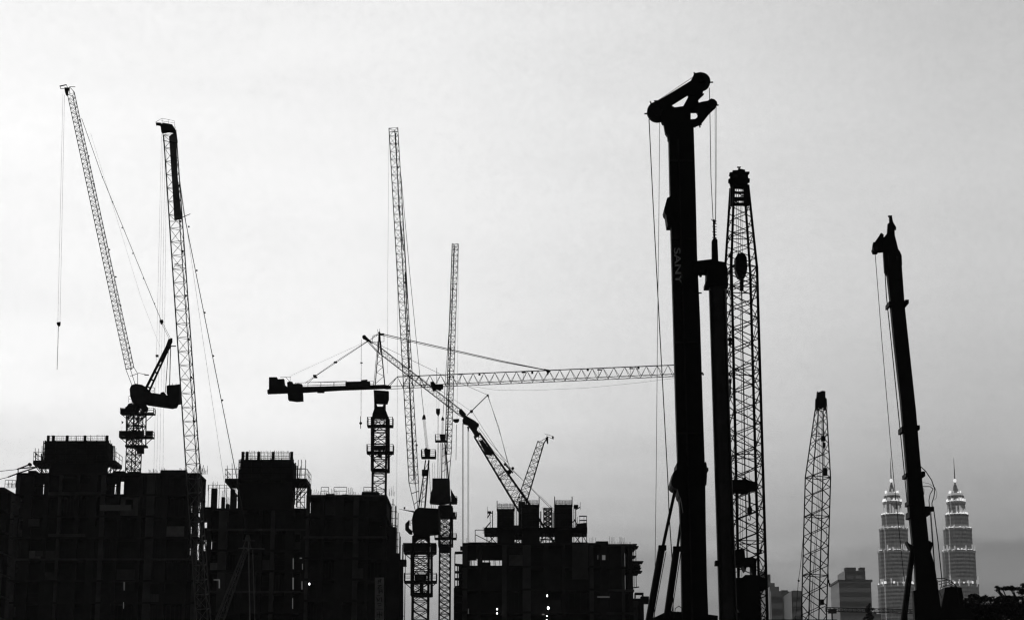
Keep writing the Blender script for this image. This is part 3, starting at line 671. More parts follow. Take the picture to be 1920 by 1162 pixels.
# ---- crane 3 and 4: pair of luffing cranes in the centre
Y3 = 205; s3 = Y3 / F
c3 = thing('luffing_tower_crane', (P(789.5, 1010, Y3).x, Y3, 0), 'tallest luffing tower crane of the central pair, its jib rising to the open square top', 'tower crane')
vmast(c3, 789.5, 1006, 29, Y3, bay=17, rc=3.6, rb=1.3, cross=True)
px_lattice(c3, 'climbing_collar', (790.5, 1117), (790.5, 1020), 37, 37, 24, Y3, rc=3.4, rb=1.5, phase=1)
MB().rect(771, 1112, 810, 1117, Y3, 2.4).build('collar_ring', 'steel', c3)
platform(c3, 758, 818, 1035, Y3, rail=16, th=3, solid=((759, 774), (776, 806), (808, 817)), brace=(773, 806))
platform(c3, 758, 819, 1089, Y3, rail=14, th=3.5, brace=(773, 807))
MB().rect(778, 1076, 800, 1088, Y3 - .8, 1).rect(787, 1089, 794, 1112, Y3 - .6, .5).build('climbing_unit', 'steel', c3)
MB().poly([(775, 1004), (779, 996), (800, 996), (806, 1004), (803, 1018), (796, 1010), (785, 1010), (777, 1018)], Y3, 2.2).build('slewing_ring', 'steel', c3)
MB().poly([(776, 962), (782, 955), (786, 953), (823, 955), (824, 1000), (806, 1002), (803, 1006), (779, 1006), (774, 998), (773, 975)], Y3, 3.6).build('machinery_deck', 'steel', c3)
cb = MB().poly([(760, 982), (766, 976), (767, 990), (773, 995), (773, 1001), (768, 1001), (760, 993)], Y3 - 1.4, 1.2); cb.rect(766, 975, 768, 984, Y3 - 1.4, 1.2).build('operator_cab', 'steel', c3)
mb = MB(); railing(mb, P(770, 985, Y3 - 1.4), P(775, 985, Y3 - 1.4), 10 * s3, .4, .03); mb.build('cab_railing', 'steel', c3)
mb = MB()
for p, q, w2 in (((784, 958), (798, 862), 2.4), ((796, 958), (804, 862), 3.4), ((789, 956), (795, 900), 1.2), ((809, 957), (804, 866), 1), ((812.5, 957), (811, 868), .5), ((816, 956), (815, 868), .5)):
    mb.tube(P(*p, Y3), P(*q, Y3), w2 / 2 * s3)
for y, x0, x1 in ((940, 787, 798), (925, 789, 799), (910, 791, 800), (896, 793, 801), (882, 795, 802)): mb.tube(P(x0, y, Y3), P(x1, y - 13, Y3), .5 * s3); mb.tube(P(x0, y, Y3), P(x1, y, Y3), .6 * s3)
mb.rect(791, 880, 801, 892, Y3, .5)
mb.build('a_frame', 'steel', c3)
MB().poly([(795, 843), (799, 839), (802, 842), (807, 842), (806, 858), (797, 858)], Y3, .8).build('sheave_head', 'steel', c3)
platform(c3, 790, 817, 857, Y3, D=1.4, rail=13, th=1.6)
MB().poly([(791.5, 784), (793, 779), (795, 776), (797.5, 779), (798.5, 785.5), (791.5, 786)], Y3, .5).build('pendant_block', 'steel', c3)
mb = MB()
for d_ in (-2.2, -1.1, 0, 1.1, 2.2): mb.tube(P(795 + d_, 786, Y3), P(801 + d_, 842, Y3), .3 * s3, n=4)
mb.build('luffing_rope', 'conc2', c3)
rope(c3, [(752, 330), (769, 520), (791, 742), (795, 777)], Y3, .9, 'pendant_rope')
j3 = px_lattice(c3, 'jib', (775.8, 905), (737.5, 240), 18, 17.5, 15, Y3, rc=1.5, rb=.6, tri=.62, rcs=[1.6, 1.4, 1.8])
mb = MB()
for a, b in (((767, 905), (780, 962)), ((785, 904), (786, 960)), ((779, 904), (784, 960)), ((729, 248), (746, 247)), ((771, 925), (785, 920)), ((776, 945), (785, 938))): mb.tube(P(*a, Y3), P(*b, Y3), .7 * s3)
mb.build('jib_end', 'steel', j3)
mb = MB()     # ladder and cable tray inside the jib
for x0, y0, x1, y1 in ((741.5, 250, 748, 385), (747, 385, 757, 470), (754, 380, 764, 560), (759.5, 510, 768, 690), (766, 690, 776, 900)): mb.beam(P(x0, y0, Y3 + .3), P(x1, y1, Y3 + .3), 1.8 * s3, .12)
mb.build('catwalk', 'steel2', j3)
jib_lamps(j3, ((742, 269.5), (745.5, 314), (748.5, 389), (752.5, 450), (758.5, 530), (765.5, 620), (771.5, 709), (781, 834)), Y3, 2)
rope(c3, [(729.5, 244), (727, 520), (726.6, 700)], Y3, .32, 'hoist_rope'); rope(c3, [(745.5, 480), (745, 740), (743.5, 1000)], Y3, .32, 'hoist_rope')
mb = MB().poly([(747, 953.5), (776, 957.5), (782, 960), (776, 960), (758, 956)], Y3, .3).rect(757, 950, 760, 954, Y3, .2); mb.build('outrigger_arm', 'steel', c3)

Y4 = 285; s4 = Y4 / F
c4 = thing('luffing_tower_crane', (P(835, 1010, Y4).x, Y4, 0), 'shorter slimmer luffing tower crane of the central pair, big square machinery box on its mast', 'tower crane')
vmast(c4, 835, 945, 20, Y4, bay=12, rc=2.6, rb=1.1, cross=True)
px_lattice(c4, 'climbing_collar', (835.5, 1024), (835.5, 950), 25, 25, 18, Y4, rc=2.6, rb=1.3, phase=1)
MB().poly([(823, 960), (826, 948), (844, 948), (848, 960), (848, 972), (842, 960), (829, 960), (823, 972)], Y4, 2.2).rect(822, 1020, 848, 1025, Y4, 2.2).build('slewing_ring', 'steel', c4)
MB().poly([(811, 898), (843, 898), (844, 930), (846, 942), (826, 945), (806, 943), (808, 925), (811, 918)], Y4, 4).build('machinery_deck', 'steel2', c4)
platform(c4, 844, 857, 941, Y4, rail=10, th=3); platform(c4, 815, 856, 1008, Y4, rail=8, th=3); platform(c4, 826, 856, 968, Y4, rail=8, th=4, solid=((828, 848),))
MB().poly([(845, 915), (850, 925), (858, 937), (856, 941), (846, 941)], Y4 - 1, 1).rect(840, 960, 854, 968, Y4 - 1.6, .6).rect(826, 1024, 844, 1036, Y4 - .5, 1).build('operator_cab', 'steel', c4)
mb = MB()
for p, q, w2 in (((828, 898), (829, 830), 2.2), ((841, 900), (834, 830), 3), ((824.5, 898), (826, 830), .8), ((834, 898), (831, 832), .8), ((821, 896), (822, 830), .5)): mb.tube(P(*p, Y4), P(*q, Y4), w2 / 2 * s4)
for y in (885, 870, 856, 843): mb.tube(P(828, y, Y4), P(839, y - 8, Y4), .5 * s4)
mb.build('a_frame', 'steel', c4)
MB().poly([(824, 814), (836, 814), (835, 826), (826, 826)], Y4, .9).build('sheave_head', 'steel', c4)
platform(c4, 816, 838, 826, Y4, D=1.4, rail=11, th=2)
MB().poly([(827.5, 786), (829, 782), (830.5, 780.5), (832, 783), (833, 787.5), (827.5, 787.5)], Y4, .6).build('pendant_block', 'steel', c4)
mb = MB()
for d_ in (-1.6, -.5, .5, 1.6): mb.tube(P(830.3 + d_, 787, Y4), P(829.5 + d_, 815, Y4), .3 * s4, n=4)
mb.build('luffing_rope', 'conc2', c4)
rope(c4, [(846, 560), (836, 700), (830.5, 781)], Y4, .8, 'pendant_rope')
j4 = px_lattice(c4, 'jib', (840, 850), (853.5, 457), 12.5, 11.8, 11, Y4, rc=1.4, rb=.6, tri=.3, rcs=[1.5, 1.3, 1.7])
mb = MB()
for a, b in (((834, 850), (838, 898)), ((846, 850), (842, 898)), ((848, 462), (859, 462)), ((834, 870), (845, 862))): mb.tube(P(*a, Y4), P(*b, Y4), .7 * s4)
mb.build('jib_end', 'steel', j4)
mb = MB(); mb.beam(P(852, 462, Y4 + .3), P(837.5, 840, Y4 + .3), 1.6 * s4, .12); mb.build('catwalk', 'steel2', j4)
jib_lamps(j4, ((851.5, 467), (850, 541), (846.5, 610), (845, 655), (843, 706), (839.5, 815)), Y4, 1.6)
rope(c4, [(860, 460), (857, 785)], Y4, .3, 'hoist_rope'); rope(c4, [(856, 795), (855, 862)], Y4, .9, 'hook_line')
MB().poly([(849.5, 785.5), (861, 785), (861, 789), (858, 792), (853, 792), (849.5, 789)], Y4, .5).build('hook_block', 'steel', c4)

# ---- crane 5: hammerhead crane; its level jib swings a little towards the camera
Y5 = 236; s5 = Y5 / F
def YH(x): return Y5 * 735 / (735 + (x - 722) * .0425)
c5 = thing('hammerhead_tower_crane', (P(712, 900, Y5).x, Y5, 0), 'hammerhead tower crane with a long level jib, pointed apex and hanging counterweight', 'tower crane')
vmast(c5, 712.8, 780, 25, Y5, bay=14, rc=2.6, rb=1.2, phase=1)
px_lattice(c5, 'climbing_collar', (713, 884), (713, 784), 31.5, 31.5, 25, Y5, rc=2.8, rb=1.4)
MB().rect(697, 880, 729, 884, Y5, 2.4).build('collar_ring', 'steel', c5)
platform(c5, 689, 737, 798, Y5, rail=15, th=2.5); platform(c5, 688, 738, 847, Y5, rail=13, th=3.5, brace=(696, 730))
MB().rect(702, 835, 724, 844, Y5 - .7, .8).build('climbing_unit', 'steel', c5); MB().rect(710, 847, 716, 858, Y5 - .7, .5).build('ram', 'steel', c5); MB().rect(727, 808, 730, 820, Y5, .6).build('cable_box', 'steel', c5)
mb = MB().poly([(702, 757), (706, 757), (708, 763), (718, 763), (720, 757), (723, 757), (723, 768), (727, 778), (728, 784), (698, 784), (699, 776), (702, 768)], Y5, 2.0); mb.build('slewing_ring', 'steel', c5)
MB().poly([(701, 732), (729, 734), (729, 748), (726, 757), (702, 756)], Y5 - .6, 1.8).build('operator_cab', 'conc2', c5)
MB().rect(706, 739, 720, 751, Y5 - 1.55, .08).build('cab_window', 'steel', c5)
mb = MB()
for p, q, w2 in (((703, 728), (710, 640), 2.0), ((700.5, 727), (708, 640), 1.0), ((722, 728), (713.5, 640), 2.2), ((709, 660), (711, 622), 3), ((714, 660), (711.5, 622), 3)): mb.tube(P(*p, Y5), P(*q, Y5), w2 / 2 * s5)
zz = [(705, 718), (720, 705), (706, 698), (718, 688), (707, 682), (717, 672), (708, 668), (715, 658)]
for a, b in zip(zz, zz[1:]): mb.tube(P(*a, Y5), P(*b, Y5), .5 * s5)
for q in ((699, 629, 721, 626), (699, 629, 698.5, 641), (698.5, 641, 720, 640), (720, 640, 720, 626), (699, 632, 710, 624), (708, 617, 709, 625), (712, 616, 712, 625)): mb.tube(P(q[0], q[1], Y5), P(q[2], q[3], Y5), .45 * s5)
mb.rect(713, 625, 720, 628, Y5, .4)
mb.build('tower_head', 'steel', c5)
MB().poly([(502, 731), (545, 728), (560, 726), (650, 724), (722, 722), (733, 724), (733, 727), (722, 728), (640, 731), (575, 735), (502, 738)], YH(600), 1.6).build('counter_jib', 'steel', c5)
MB().poly([(505, 708), (520, 708), (521, 712), (533, 711), (534, 722), (539, 726), (539, 731), (505, 732)], YH(520), 1.8).build('ballast_stack', 'steel', c5)
MB().poly([(539, 718), (544, 716), (549, 717), (550, 721), (560, 720), (567, 721), (568.5, 751), (556, 752), (541, 750)], YH(555), 2.2).build('counterweight', 'conc2', c5)
mb = MB(); 
for x0, x1, dy in ((553, 650, -.8), (553, 700, .8)): railing(mb, P(x0, 728, YH(x0) + dy), P(x1, 725, YH(x1) + dy), 11 * s5, 1.5, .03)
for q in ((525, 707, 546, 706), (544, 706, 544, 718), (536, 707, 543, 715)): mb.tube(P(q[0], q[1], YH(535)), P(q[2], q[3], YH(535)), .4 * s5)
mb.build('railing', 'steel', c5)
MB().poly([(648, 717), (658, 716), (677, 716), (678, 713), (689, 712), (687, 716), (694, 716), (694, 725), (648, 726)], YH(670), 1.2).rect(595, 726, 608, 736, YH(600), 1).build('winch', 'steel2', c5)
# level triangular jib
mb = MB(); a0 = P(726, 726, YH(726)); 
def jt(x): return P(x, 706 - (x - 745) * .0422, YH(x))
def jbo(x, sgn): q = P(x, 727 - (x - 722) * .0438, YH(x)); return q + V(0, sgn * .75, 0)
XE = 1292
mb.tube(jt(745), jt(XE), .95 * s5); 
for sgn in (-1, 1): mb.tube(jbo(722, sgn), jbo(XE, sgn), .65 * s5); mb.tube(jbo(726, sgn), jt(745), .6 * s5)
xs = [745 + i * 10.15 for i in range(int((XE - 745) / 10.15) + 1)]
for i, (x0, x1) in enumerate(zip(xs, xs[1:])):
    for sgn in (-1, 1):
        if i % 2 == 0: mb.tube(jt(x0), jbo(x1, sgn), .5 * s5, n=4)
        else: mb.tube(jbo(x0, sgn), jt(x1), .5 * s5, n=4)
    if i % 2: mb.tube(jbo(x0, -1), jbo(x0, 1), .4 * s5, n=4); mb.tube(jbo(x0, -1), jbo(x1 + 10, 1), .35 * s5, n=4)
for x in (745, 863, 981, 1122, 1182): mb.tube(jt(x), jbo(x, -1), .4 * s5, n=4)
j5 = mb.build('jib', 'steel', c5)
for x, y in ((862, 700.5), (982, 697), (1124, 692), (1184, 689.5)): MB().rect(x - 4, y, x + 4, y + 2, YH(x) - .1, .3).build('pendant_lug', 'steel', j5)
for x, y in ((899, 701), (998, 698), (1102, 692.5), (1197, 689)): MB().rect(x - 2, y - 1.5, x + 2, y + 2.5, YH(x) - .3, .3).build('lamp', 'steel', j5)
rope(c5, [(713, 625, Y5 - .2), (938, 676, YH(938) - .2), (1022, 693, YH(1022))], Y5, 1.4, 'pendant_bar'); rope(c5, [(713, 628, Y5 + .2), (938, 678, YH(938) + .2), (1028, 694.5, YH(1028))], Y5, .9, 'pendant_bar')
MB().poly([(1020, 691.5), (1034, 694), (1030, 697.5), (1027, 704), (1025, 697)], YH(1028), .3).build('pendant_bracket', 'steel', j5)
rope(c5, [(710, 627), (685, 642), (629, 678), (572, 718)], YH(640), .8, 'rear_pendant'); rope(c5, [(700, 633), (632, 678.5), (590, 706), (577, 719)], YH(640) + .5, .7, 'rear_pendant')
rope(c5, [(545, 704), (700, 634)], YH(640), .3, 'rear_pendant')
for x, y in ((629, 679), (590, 704), (592, 707)): MB().rect(x - 3, y - 1.6, x + 3, y + 1.6, YH(x), .3).build('tensioner', 'steel', c5)
mb = MB().poly([(807, 717), (813, 716), (818, 722), (831, 722), (831, 728), (827, 729), (826, 732), (818, 729), (812, 733), (808, 724)], YH(818), 1.8); tr = mb.build('trolley', 'steel', c5)
rope(tr, [(819, 689), (819, 722)], YH(819), .9, 'antenna')
for x in (818.5, 824): rope(c5, [(x, 728), (821 + (x - 821) * .6, 767)], YH(820), .35, 'hoist_rope')
MB().poly([(817.5, 766), (825, 766), (825, 774), (822, 780), (820, 778), (817.5, 774)], YH(820), .5).build('hook_block', 'steel', c5)
rope(c5, [(821.5, 780), (821.3, 815), (821, 896)], YH(820), .9, 'hook_line')
rope(c5, [(880, 723, YH(880)), (930, 731, YH(930)), (1000, 731.5, YH(1000)), (1100, 727, YH(1100)), (1200, 717, YH(1200)), (1285, 706, YH(1285))], Y5, .3, 'sagging_rope')

# ---- crane 6: heavy crawler crane with luffing fly jib behind the middle building
Y6 = 300; s6 = Y6 / F
c6 = thing('fly_jib_crawler_crane', (P(1010, 1180, Y6).x, Y6, 0), 'heavy lattice boom crane leaning left behind the core towers with a long thin fly jib', 'crawler crane')
px_lattice(c6, 'main_boom', (985, 955), (894, 815), 24, 12, 12, Y6, rc=2.3, rb=.8, phase=1)
bm = px_lattice(c6, 'boom_base', (1115, 1155), (985, 955), 20, 24, 13, Y6, rc=2.3, rb=.8)
mb = MB().poly([(867, 789), (868, 785), (873, 779), (880, 783), (887, 787), (892, 790), (896, 795), (896, 799), (894, 806), (899, 812), (899, 817), (892, 820), (885, 808), (877, 797), (868, 794)], Y6, 1.2)
mb.disc(894, 796.5, 4.2, Y6 - .8, .5); mb.build('boom_head', 'steel', c6)
MB().poly([(898, 826), (905, 824), (912, 834), (926, 851), (922, 852), (923, 854), (911, 852)], Y6 - .9, .3).build('side_board', 'steel', c6)
mb = MB()
for q in ((932, 893, 951, 881, 2), (935, 897, 955, 884, 1.2), (948, 871, 962, 886, 3), (936, 899, 932, 891, 2.4)): mb.tube(P(q[0], q[1], Y6 - 1), P(q[2], q[3], Y6 - 1), q[4] / 2 * s6)
mb.disc(955, 884.5, 4.2, Y6 - 1.4, .3); mb.disc(947, 870, 2.6, Y6 - 1.2, .3); mb.disc(961.5, 877.5, 2.6, Y6 - 1.2, .3)
mb.build('cross_frame', 'steel', c6)
fj = px_lattice(c6, 'fly_jib', (862, 772.5), (710, 655), 10, 10, 10, Y6, rc=.9, rb=.5, phase=1)
mb = MB()
for a, b in (((865, 768), (874, 780)), ((859, 777), (872, 784)), ((713, 651), (690, 637)), ((706, 659), (686, 637)), ((706, 656), (688, 636))): mb.tube(P(*a, Y6), P(*b, Y6), .7 * s6)
mb.poly([(860, 769), (865, 766), (874, 776), (870, 783), (861, 776)], Y6, .4); mb.disc(683, 632, 3.8, Y6, .5); mb.poly([(680, 629), (686, 630), (694, 638), (700, 645), (690, 640), (682, 636)], Y6, .3); mb.build('fly_jib_end', 'steel', fj)
mb = MB(); mb.tube(P(875, 779, Y6), P(914, 741, Y6), .9 * s6); mb.poly([(912, 739), (916, 739), (917, 745), (914, 743)], Y6, .3); mb.disc(884, 771, 3, Y6 - .3, .15); mb.build('strut', 'steel', c6)
rope(c6, [(914, 740), (828, 702), (692, 637)], Y6, .6, 'fly_pendant'); rope(c6, [(884, 771), (846, 745), (716, 660)], Y6, .35, 'fly_rope')
rope(c6, [(915, 743), (935, 800), (952, 867)], Y6, .7, 'strut_pendant'); rope(c6, [(915, 741), (940, 820), (958, 885)], Y6, .5, 'strut_pendant')
rope(c6, [(886, 772), (905, 802), (952, 873), (1032, 948), (1080, 990)], Y6 + .5, .5, 'boom_rope'); rope(c6, [(897, 806), (926, 846), (965, 884), (1035, 955), (1080, 994)], Y6, .7, 'boom_pendant')
rope(c6, [(897, 800), (916, 826), (955, 870)], Y6, .6, 'boom_pendant')
rope(c6, [(677.4, 636), (677, 780)], Y6, .7, 'hoist_rope')
mb = MB(); mb.ball(P(676.3, 793, Y6), 2.7 * s6); mb.tube(P(676.3, 780, Y6), P(676.3, 803, Y6), .8 * s6); mb.rect(675.5, 679, 680, 681, Y6, .2); mb.build('hook_ball', 'steel', c6)
for x, w2 in ((867.3, .9), (868.8, .7), (877.2, .7), (879, .7)): rope(c6, [(x, 793 if x < 870 else 802), (x, 1075)], Y6, w2, 'main_hoist_rope')
MB().poly([(875.5, 799), (880, 800), (878.5, 808), (877.5, 808)], Y6, .3).build('rope_guide', 'steel', c6)
MB().rect(1085, 1140, 1190, 1215, Y6, 5).build('machinery_house', 'steel', c6)
MB().rect(1075, 1217, 1200, 1252, Y6 - 3, 1.2).rect(1075, 1217, 1200, 1252, Y6 + 3, 1.2).build('track', 'steel', c6)
mb = MB(); c = P(1135, 1250, Y6); mb.box((c.x - 4, Y6 - 3.6, 0), (c.x + 4, Y6 + 3.6, c.z + .01)); mb.build('crawler_base', 'steel', c6)

# ---- crane 7: small jib behind the middle core
Y7 = 330; s7 = Y7 / F
c7 = thing('small_tower_crane', (P(965, 1180, Y7).x, Y7, 0), 'small distant luffing crane jib leaning right behind the middle core tower', 'tower crane')
j7 = px_lattice(c7, 'jib', (977, 945), (1014, 829), 18, 12, 12, Y7, rc=1.3, rb=.8, rcs=[1.1, 2.0, 1.8, 1.0])
mb = MB()
for q in ((1010, 829, 1025, 820, 1), (1019, 832, 1026, 820, 2.4)): mb.tube(P(q[0], q[1], Y7), P(q[2], q[3], Y7), q[4] / 2 * s7)
for q in ((1026, 814, 1038, 818), (1038, 818, 1037, 823), (1026, 818, 1036, 822), (1026, 814, 1025, 820), (1021, 812, 1026, 815)): mb.tube(P(q[0], q[1], Y7), P(q[2], q[3], Y7), .4 * s7)
mb.poly([(1035, 817.5), (1038.5, 818), (1038, 823), (1035, 822)], Y7, .5); mb.poly([(1023, 820), (1028, 818), (1028, 831), (1026, 832)], Y7, .4); mb.build('jib_head', 'steel', j7)
vmast(c7, 968, 1010, 20, Y7, bay=14, rc=2, rb=1)
MB().poly([(950, 985), (990, 985), (990, 1010), (950, 1010)], Y7, 3).rect(972, 940, 984, 985, Y7, .6).build('machinery_deck', 'steel', c7)
# ------------------------------------------------------------------ rotary drilling rig in the foreground
Yr = 74; sr = Yr / F
def Z(pts, ox, oy, k): return [(ox + x / k, oy + y / k) for x, y in pts]
def H1(*pts): return Z(pts, 1180, 110, 4.469)
r1 = thing('drilling_rig', (P(1300, 1300, Yr).x, Yr, 0), 'nearest and biggest machine, thick black drilling rig mast with sheave head and kelly bar', 'drilling rig')
ms = MB()
ms.poly([(1253.5, 255), (1299.5, 238), (1303.5, 370), (1306, 480), (1311.5, 600), (1316.5, 760), (1321, 890), (1322.5, 1000), (1326, 1160), (1331, 1400), (1285, 1400), (1278.5, 1162), (1276, 1000), (1270.5, 880), (1266.5, 760), (1262.3, 600), (1258, 450), (1256, 370)], Yr, .5)
mast = ms.build('mast', 'steel', r1)
mb = MB().poly([(1255.5, 373), (1249.5, 376), (1243.5, 398), (1244.5, 403), (1247.5, 407), (1250.5, 427.5), (1258, 427.5), (1258, 373)], Yr, .7); mb.build('auxiliary_winch', 'steel', mast)
mb = MB().poly(Z([(310,35),(300,40),(293,50),(293,95),(285,100),(272,110),(253,180),(255,205),(270,222),(300,235),(310,280),(322,295),(340,400),(340,35)], 1190, 860, 3.848), Yr, 1.3)
mb.poly(Z([(500,35),(508,45),(512,75),(522,82),(523,100),(513,105),(512,140),(508,200),(500,205)], 1190, 860, 3.848), Yr, 1.1); mb.build('mast_bracket', 'steel', mast)
mb = MB()
for x0, y0, x1, y1, w2 in ((1316, 905, 1324, 1162, 1.2), (1318.5, 905, 1328, 1162, 1.0), (1314, 905, 1320, 1162, 1), (1261, 390, 1276, 1000, 1)): mb.tube(P(x0, y0, Yr - .1), P(x1, y1 , Yr - .1), w2 / 2 * sr)
mb.rect(1307, 548.5, 1315.5, 550, Yr, .1); mb.rect(1314, 698, 1318, 701, Yr, .1); mb.rect(1317, 700, 1319.5, 703, Yr, .1)
mb.build('guide_rail', 'steel2', mast)
for yy in (300, 446, 640, 810):       # flange joints, side plates and bolts on the mast face
    xa = 1252.5 + (yy - 255) * .0285; 
    MB().rect(xa + 2, yy, xa + 46, yy + 3, Yr - .27, .06).build('flange', 'steel2', mast)
MB().poly([(1270, 262), (1273, 262), (1300, 1162), (1297, 1162)], Yr - .29, .08).build('cable_tray', 'steel2', mast)
# head
hd = MB()
hd.poly(H1((205,352),(245,352),(515,188),(545,125),(600,115),(640,200),(610,310),(560,312),(490,310),(370,385),(330,410),(260,430)), Yr - .1, .06)
hd.poly(H1((205,352),(245,352),(515,188),(545,125),(600,115),(640,200),(610,310),(560,312),(490,310),(370,385),(330,410),(260,430)), Yr + .1, .06)
hd.poly(H1((488,300),(625,300),(585,338),(574,352),(580,378),(568,400),(530,450),(505,454),(440,470),(400,440),(378,418),(450,405),(494,325)), Yr, .2)
hd.poly(H1((340,395),(378,418),(440,409),(512,450),(512,516),(532,572),(536,690),(322,690),(318,655),(300,630),(287,555),(275,550),(255,500),(290,420)), Yr, .26)
hd.poly(H1((560,372),(585,376),(600,370),(668,358),(684,340),(730,365),(736,385),(728,405),(716,418),(672,458),(612,535),(598,552),(538,574),(512,540),(512,516),(550,513),(568,498),(573,472),(562,452),(510,452),(500,420)), Yr, .2)
head = hd.build('mast_head', 'steel', r1)
for (x, y, rr, t) in ((235, 450, 92, .2), (600, 196, 82, .2), (690, 385, 42, .3)):
    (q,) = H1((x, y)); MB().disc(q[0], q[1], rr / 4.469, Yr, t, 36).disc(q[0], q[1], rr / 4.469 * .45, Yr, t + .06, 20).disc(q[0], q[1], rr / 4.469 * .15, Yr, t + .12, 12).build('sheave', 'steel2', head)
mb = MB()
for p in (((175,360),(186,385)), ((543,116),(548,140)), ((672,200),(702,199)), ((725,390),(748,391)), ((126,463),(155,463)), ((590,550),(606,556)), ((548,565),(550,578)), ((590,545),(592,578)), ((275,540),(292,556)), ((569,358),(572,372))):
    a, b = H1(*p); mb.tube(P(*a, Yr), P(*b, Yr), 1.5 * sr)
mb.build('pin', 'steel', head)
mb = MB(); a, b = H1((240,352),(528,160)); mb.tube(P(*a, Yr), P(*b, Yr), .55 * sr); mb.build('guard_rope', 'rope', head)
def rr_(pts, w2, name='hoist_rope'): return rope(r1, pts, Yr, w2, name)
rr_([(1217, 224), (1224, 370), (1236.5, 610), (1252.3, 900), (1254.5, 960), (1261, 1060), (1266, 1400)], 1.7)
rr_([(1237, 225), (1235.5, 400), (1233, 610), (1230.3, 900), (1227, 1162), (1226, 1400)], .9)
rr_([(1330, 165), (1331, 200), (1333, 330), (1337, 412)], 1.3, 'kelly_rope'); rr_([(1340.8, 200), (1341.3, 330), (1341, 420)], .8, 'kelly_rope'); rr_([(1343, 200), (1343, 330), (1342, 420)], .8, 'kelly_rope')
mb = MB().tube(P(1338.5, 412, Yr), P(1339.5, 452, Yr), 2.2 * sr, n=8)
for i in range(7): y = 414 + i * 5.2; mb.tube(P(1335.5 + (i % 2) * 1, y, Yr), P(1343.5, y + .6, Yr), .9 * sr)
mb.tube(P(1333, 411, Yr), P(1337, 414, Yr), .7 * sr)
mb.build('swivel_chain', 'steel', r1)
MB().poly([(1337, 448), (1342.5, 448), (1344.8, 451), (1346.5, 492), (1334.5, 490), (1334.5, 452)], Yr, .2).build('swivel', 'steel', r1)
MB().poly([(1300, 494.5), (1334, 490.5), (1346, 494.5), (1356, 496), (1360, 501), (1362, 508), (1363.5, 541), (1321, 540), (1321, 533), (1323.5, 531), (1324, 512), (1318, 511), (1317, 515), (1313.5, 515), (1312, 511), (1309, 517), (1300, 518)], Yr - .1, .8).build('kelly_guide', 'steel', r1)
kb = MB(); kb.tube(P(1344.5, 536, Yr - .15), P(1365.5, 1162, Yr - .15), 16.2 * sr, 17 * sr, n=28); kt = P(1365.5, 1162, Yr - .15); kb.tube(kt, (kt.x + .12, Yr - .15, 0.2), 17 * sr, n=28)
kel = kb.build('kelly_bar', 'pipe', r1, smooth=False)
mb = MB()
for t in (-.42, .42): mb.beam(P(1344.5 + t * 30, 545, Yr - .42), P(1365.5 + t * 32, 1162, Yr - .42), .05, .05)
mb.build('drive_key', 'steel', kel)
MB().rect(1340.5, 1051, 1347, 1060, Yr - .2, .4).build('stop_lug', 'steel', r1)
for a, b, c, d_, w1, w2 in (((1266, 917), (1242.5, 1026), (1241.5, 1023), (1215, 1172), 6, 13.5), ((1277, 975), (1270, 1028), (1269, 1025), (1247, 1180), 5, 13)):
    ob = MB().tube(P(*c, Yr), P(*d_, Yr), w2 / 2 * sr, n=18).rect(c[0] - 7, c[1] - 1, c[0] + 7.5, c[1] + 8, Yr, .3).build('cylinder_barrel', 'steel', r1)
    MB().tube(P(*a, Yr), P(*b, Yr), w1 / 2 * sr, n=14).build('piston_rod', 'steel2', ob)
    MB().tube(P(c[0] + 7.5, c[1] + 10, Yr - .1), P(d_[0] + 8, d_[1], Yr - .1), .8 * sr).build('hose', 'rope', ob)
# superstructure, mostly under the frame
mb = MB().poly([(1236, 1155), (1246, 1150), (1290, 1152), (1340, 1158), (1340, 1180), (1420, 1200), (1420, 1330), (1150, 1330), (1150, 1200), (1200, 1175), (1215, 1165)], Yr + 1.2, 2.4)
mb.build('upper_carriage', 'steel', r1)
mb = MB()
for pts in (((1264, 1158), (1266, 1140), (1273, 1135), (1279, 1140), (1277, 1154)), ((1262, 1156), (1270, 1146), (1283, 1148)), ((1256, 1158), (1256, 1147), (1262, 1143))): mb.path([P(*q, Yr - .3) for q in pts], .7 * sr)
mb.build('hose', 'rope', r1)
for dy in (-1.6, 1.6):
    c0, c1_ = P(1140, 1400, Yr), P(1400, 1400, Yr); MB().box((c0.x, Yr + 1 + dy * 1.2 - .4, 0), (c1_.x, Yr + 1 + dy * 1.2 + .4, 1.1)).build('track', 'steel', r1)
c0 = P(1270, 1400, Yr); MB().box((c0.x - 1.6, Yr - .6, .5), (c0.x + 1.6, Yr + 2.6, P(0, 1325, Yr).z)).build('undercarriage', 'steel', r1)
